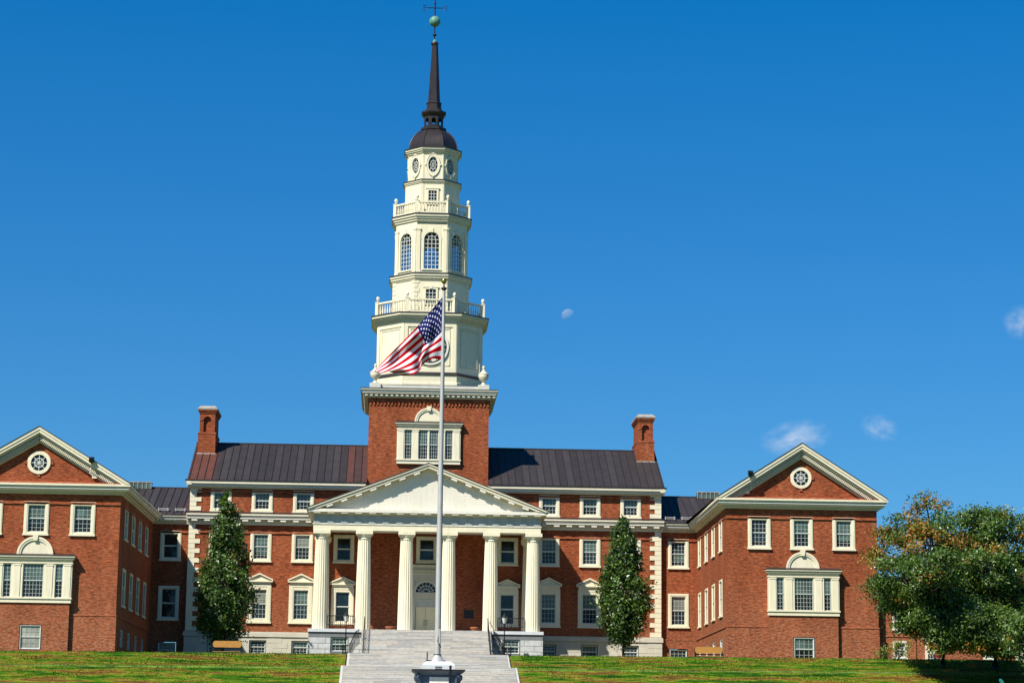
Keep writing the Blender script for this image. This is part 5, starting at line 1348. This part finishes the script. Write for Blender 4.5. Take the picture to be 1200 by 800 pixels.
# ================================================================== person in red by the annexe
SKIN = plain('skin', (.36, .2, .13), .05, 5, .6); REDS = plain('maroon_shirt', (.22, .012, .016), .12, 6, .8); JEAN = plain('dark_trousers', (.02, .022, .03), .15, 6, .8); HAIR = plain('dark_hair', (.012, .01, .009), .2, 10, .6)
def skinned(name, verts, edges, radii, root, mats, matf, parent):
    me = bpy.data.meshes.new(name); me.from_pydata(verts, edges, []); o = bpy.data.objects.new(name, me); COL.objects.link(o)
    sk = o.modifiers.new('s', 'SKIN'); 
    for i, v in enumerate(me.skin_vertices[0].data): v.radius = (radii[i], radii[i]*(.8 if radii[i] > .12 else 1)); v.use_root = (i == root)
    ss = o.modifiers.new('d', 'SUBSURF'); ss.levels = 2; ss.render_levels = 2
    dg = bpy.context.evaluated_depsgraph_get(); m2 = bpy.data.meshes.new_from_object(o.evaluated_get(dg)); bpy.data.objects.remove(o)
    m2.materials.clear()
    for m in mats: m2.materials.append(m)
    for p in m2.polygons: p.material_index = matf(p.center); p.use_smooth = True
    m2.name = name; return link(name, m2, parent)
pq = unp(1099, 761, -22.2); pxx, pyy = pq.x, pq.y; zg = gz(pxx, pyy); SEAT = pq.z-.83
PE = thing('person', 'person in maroon shirt and dark trousers sitting under the trees by the white panel', 'person', (pxx, pyy, zg))
jo = []; ed = []; ra = []
def J(x, y, z, r, par=None):
    jo.append((pxx+x, pyy+y, zg+z)); ra.append(r)
    if par is not None: ed.append((par, len(jo)-1))
    return len(jo)-1
def Z(z): return SEAT-zg+z           # heights above the seat
pel = J(0, .02, Z(.10), .14); w_ = J(0, .03, Z(.26), .125, pel); ch = J(0, .01, Z(.47), .15, w_); nk = J(0, 0, Z(.61), .055, ch); hd = J(0, -.01, Z(.70), .075, nk); ht = J(0, 0, Z(.83), .072, hd)
nose = J(0, -.1, Z(.73), .018, hd)
for q in (-1, 1):
    J(q*.075, 0, Z(.74), .015, hd)
    sh = J(q*.17, .01, Z(.55), .062, ch); el = J(q*.25, -.04, Z(.28), .045, sh); wr_ = J(q*.17, -.27, Z(.17), .030, el); pa = J(q*.15, -.34, Z(.16), .032, wr_)
    for k in range(4):
        f1 = J(q*.15+(k-1.5)*.022, -.41, Z(.155), .009, pa); J(q*.15+(k-1.5)*.022, -.45+.006*abs(k-1.5), Z(.13), .008, f1)
    th_ = J(q*.105, -.36, Z(.165), .010, pa); J(q*.09, -.40, Z(.155), .009, th_)
    hp = J(q*.10, -.02, Z(.09), .095, pel); kn = J(q*.13, -.45, Z(.07), .062, hp); an = J(q*.14, -.46, .09, .042, kn); J(q*.15, -.62, .045, .035, an)
def pm_(c):
    h = c.z-SEAT
    if h > .60 or (c.y-pyy < -.24 and h > .10 and abs(c.x-pxx) > .05 and c.z-zg > .3 and h > .125): return 0
    if h > .17: return 1
    return 2
skinned('body', jo, ed, ra, pel, [SKIN, REDS, JEAN], pm_, PE)
mb = MB(); mb.lathe([(.02, 0), (.075, .01), (.098, .07), (.10, .12), (.08, .17), (.03, .20)], HAIR, 12, (0, 0))
mb.v = [(pxx+x, pyy+y*1.1+.022, SEAT+.68+z) for x, y, z in mb.v]; mb.build('hair', PE)
GS = thing('garden_chair', 'dark garden chair under the person in the maroon shirt', 'chair', (pxx, pyy, zg))
mb = MB(); mb.box(pxx-.26, pxx+.26, pyy-.3, pyy+.22, SEAT-.05, SEAT-.005, IRON); mb.build('seat', GS)
mb = MB(); mb.box(pxx-.26, pxx+.26, pyy+.2, pyy+.24, SEAT+.05, SEAT+.42, IRON); mb.build('backrest', GS)
for qx in (-1, 1):
    for yy in (-.27, .21): mb = MB(); mb.tube([(pxx+qx*.24, pyy+yy, zg-.03), (pxx+qx*.23, pyy+yy, SEAT-.03 if yy < 0 else SEAT+.3)], .02, IRON, 6); mb.build('leg', GS)

# ================================================================== teal lawn chair
TC = thing('lawn_chair', 'teal slatted lawn chair tilted at the bottom right corner', 'chair', (32.9, -70, 4.35))
g0 = 4.3; cx_, cy_ = 32.9, -70.
tp = unp(1171.5, 794.5, -70); cx_ = tp.x+.62; g0 = tp.z-.99
TC.location = (cx_, cy_, g0)
MM = Matrix.Translation((cx_, cy_, g0)) @ Matrix.Rotation(math.radians(94), 4, 'Z')
mb = MB(); mb.M = MM @ Matrix.Translation((0, .25, .3)) @ Matrix.Rotation(math.radians(-28), 4, 'X')
for k in range(5): mb.box(-.28+k*.115, -.18+k*.115, 0, .02, 0, .78-.03*abs(k-2)**1.5, TEAL)
mb.build('backrest', TC)
mb = MB(); mb.M = MM
for k in range(6): mb.box(-.27, .27, -.35+k*.1, -.27+k*.1, .36-.02*k, .38-.02*k, TEAL)
mb.build('seat', TC)
for q in (-1, 1):
    mb = MB(); mb.M = MM; mb.box(q*.33-.06, q*.33+.06, -.42, .4, .55, .57, TEAL); mb.build('armrest', TC)
    for yy, hh_ in ((-.36, .55), (.34, .55)): mb = MB(); mb.M = MM; mb.box(q*.31-.015, q*.31+.015, yy-.045, yy+.045, -.05, hh_, TEAL); mb.build('leg', TC)

# ================================================================== moon and clouds
def ray(px, py): return (fw + r2*((px-600)/F) - u2*((py-400)/F)).normalized()
C0 = Vector((CX, -200, 0))
mm, nt_, b_, out_ = nmat('daylit_moon'); b_.inputs['Roughness'].default_value = 1
nn_ = noise(nt_, pos(nt_), .25, 4, .6); nt_.links.new(ramp(nt_, nn_, [(.35, (.5, .5, .5)), (.65, (.9, .9, .9))]), b_.inputs['Base Color'])
t_ = nt_.nodes.new('ShaderNodeBsdfTransparent'); x_ = nt_.nodes.new('ShaderNodeMixShader'); x_.inputs[0].default_value = .13
nt_.links.new(t_.outputs[0], x_.inputs[1]); nt_.links.new(b_.outputs[0], x_.inputs[2]); nt_.links.new(x_.outputs[0], out_.inputs[0])
D = 6000; mc = C0+ray(666, 370)*D; rad = 8.2/F*D
axis = (Vector((-.62, 0, .78))-ray(666, 370)*.35).normalized()     # towards the lit limb
mb = MB(); u_ = axis.orthogonal().normalized(); v_ = axis.cross(u_)
mb.loft([[tuple(mc+axis*(rad*math.sin(a))+(u_*math.cos(2*PI*j/40)+v_*math.sin(2*PI*j/40))*rad*math.cos(a)) for j in range(40)] for a in [PI/2*.999*i/12 for i in range(13)]], mm, False, True)
tag(mb.build('moon'), 'pale half moon in the blue sky right of the steeple', 'moon')
def cloud(px, py, wpx, hpx, dens, seed, label, tilt=0):
    D = 3000; c = C0+ray(px, py)*D; s_ = D/F
    me = bpy.data.meshes.new('cloud'); bm = bmesh.new(); bmesh.ops.create_icosphere(bm, subdivisions=3, radius=1); bm.to_mesh(me); bm.free()
    m = bpy.data.materials.new('cloud_vapour'); m.use_nodes = True; nt = m.node_tree; nt.nodes.clear()
    o = nt.nodes.new('ShaderNodeOutputMaterial'); v = nt.nodes.new('ShaderNodeVolumePrincipled'); nt.links.new(v.outputs[0], o.inputs['Volume'])
    v.inputs['Color'].default_value = (.97, .96, 1, 1); v.inputs['Anisotropy'].default_value = -.25
    tc = nt.nodes.new('ShaderNodeTexCoord'); L = node(nt, 'ShaderNodeVectorMath', operation='LENGTH'); nt.links.new(tc.outputs['Object'], L.inputs[0])
    mr = node(nt, 'ShaderNodeMapRange', inp={1: 1., 2: .1, 3: 0., 4: 1.}); nt.links.new(L.outputs['Value'], mr.inputs[0])
    mp = nt.nodes.new('ShaderNodeMapping'); mp.inputs['Location'].default_value = (seed*3.1, seed, 0); mp.inputs['Scale'].default_value = (1.2, 1, 1.1); nt.links.new(tc.outputs['Object'], mp.inputs[0])
    ns = noise(nt, mp.outputs[0], 1.9, 5, .62)
    m1 = node(nt, 'ShaderNodeMapRange', inp={1: .42, 2: .7, 3: 0., 4: 1.}); nt.links.new(ns, m1.inputs[0])
    mu = node(nt, 'ShaderNodeMath', operation='MULTIPLY'); nt.links.new(mr.outputs[0], mu.inputs[0]); nt.links.new(m1.outputs[0], mu.inputs[1])
    m3 = node(nt, 'ShaderNodeMath', operation='MULTIPLY'); m3.inputs[1].default_value = dens; nt.links.new(mu.outputs[0], m3.inputs[0]); nt.links.new(m3.outputs[0], v.inputs['Density'])
    me.materials.append(m)
    M_ = Matrix.Translation(c) @ Matrix.Rotation(tilt, 4, 'Y') @ Matrix.Diagonal((wpx*s_/2, wpx*s_/2, hpx*s_/2, 1))
    tag(link('cloud', me, None, M_), label, 'cloud', 'small wispy clouds')
cloud(932, 513, 90, 44, .024, 1, 'wispy lavender cloud just above the right wing gable', -.15)
cloud(1031, 501, 50, 34, .024, 4, 'small round puff of cloud above the gap between wing and trees', .3)
cloud(1196, 378, 46, 44, .03, 7, 'small white cloud touching the right edge of the sky')
S.render.engine = 'CYCLES'; S.cycles.diffuse_bounces = 2
try: S.cycles.volume_step_rate = 1; S.cycles.volume_max_steps = 64; S.cycles.volume_bounces = 3
except Exception: pass
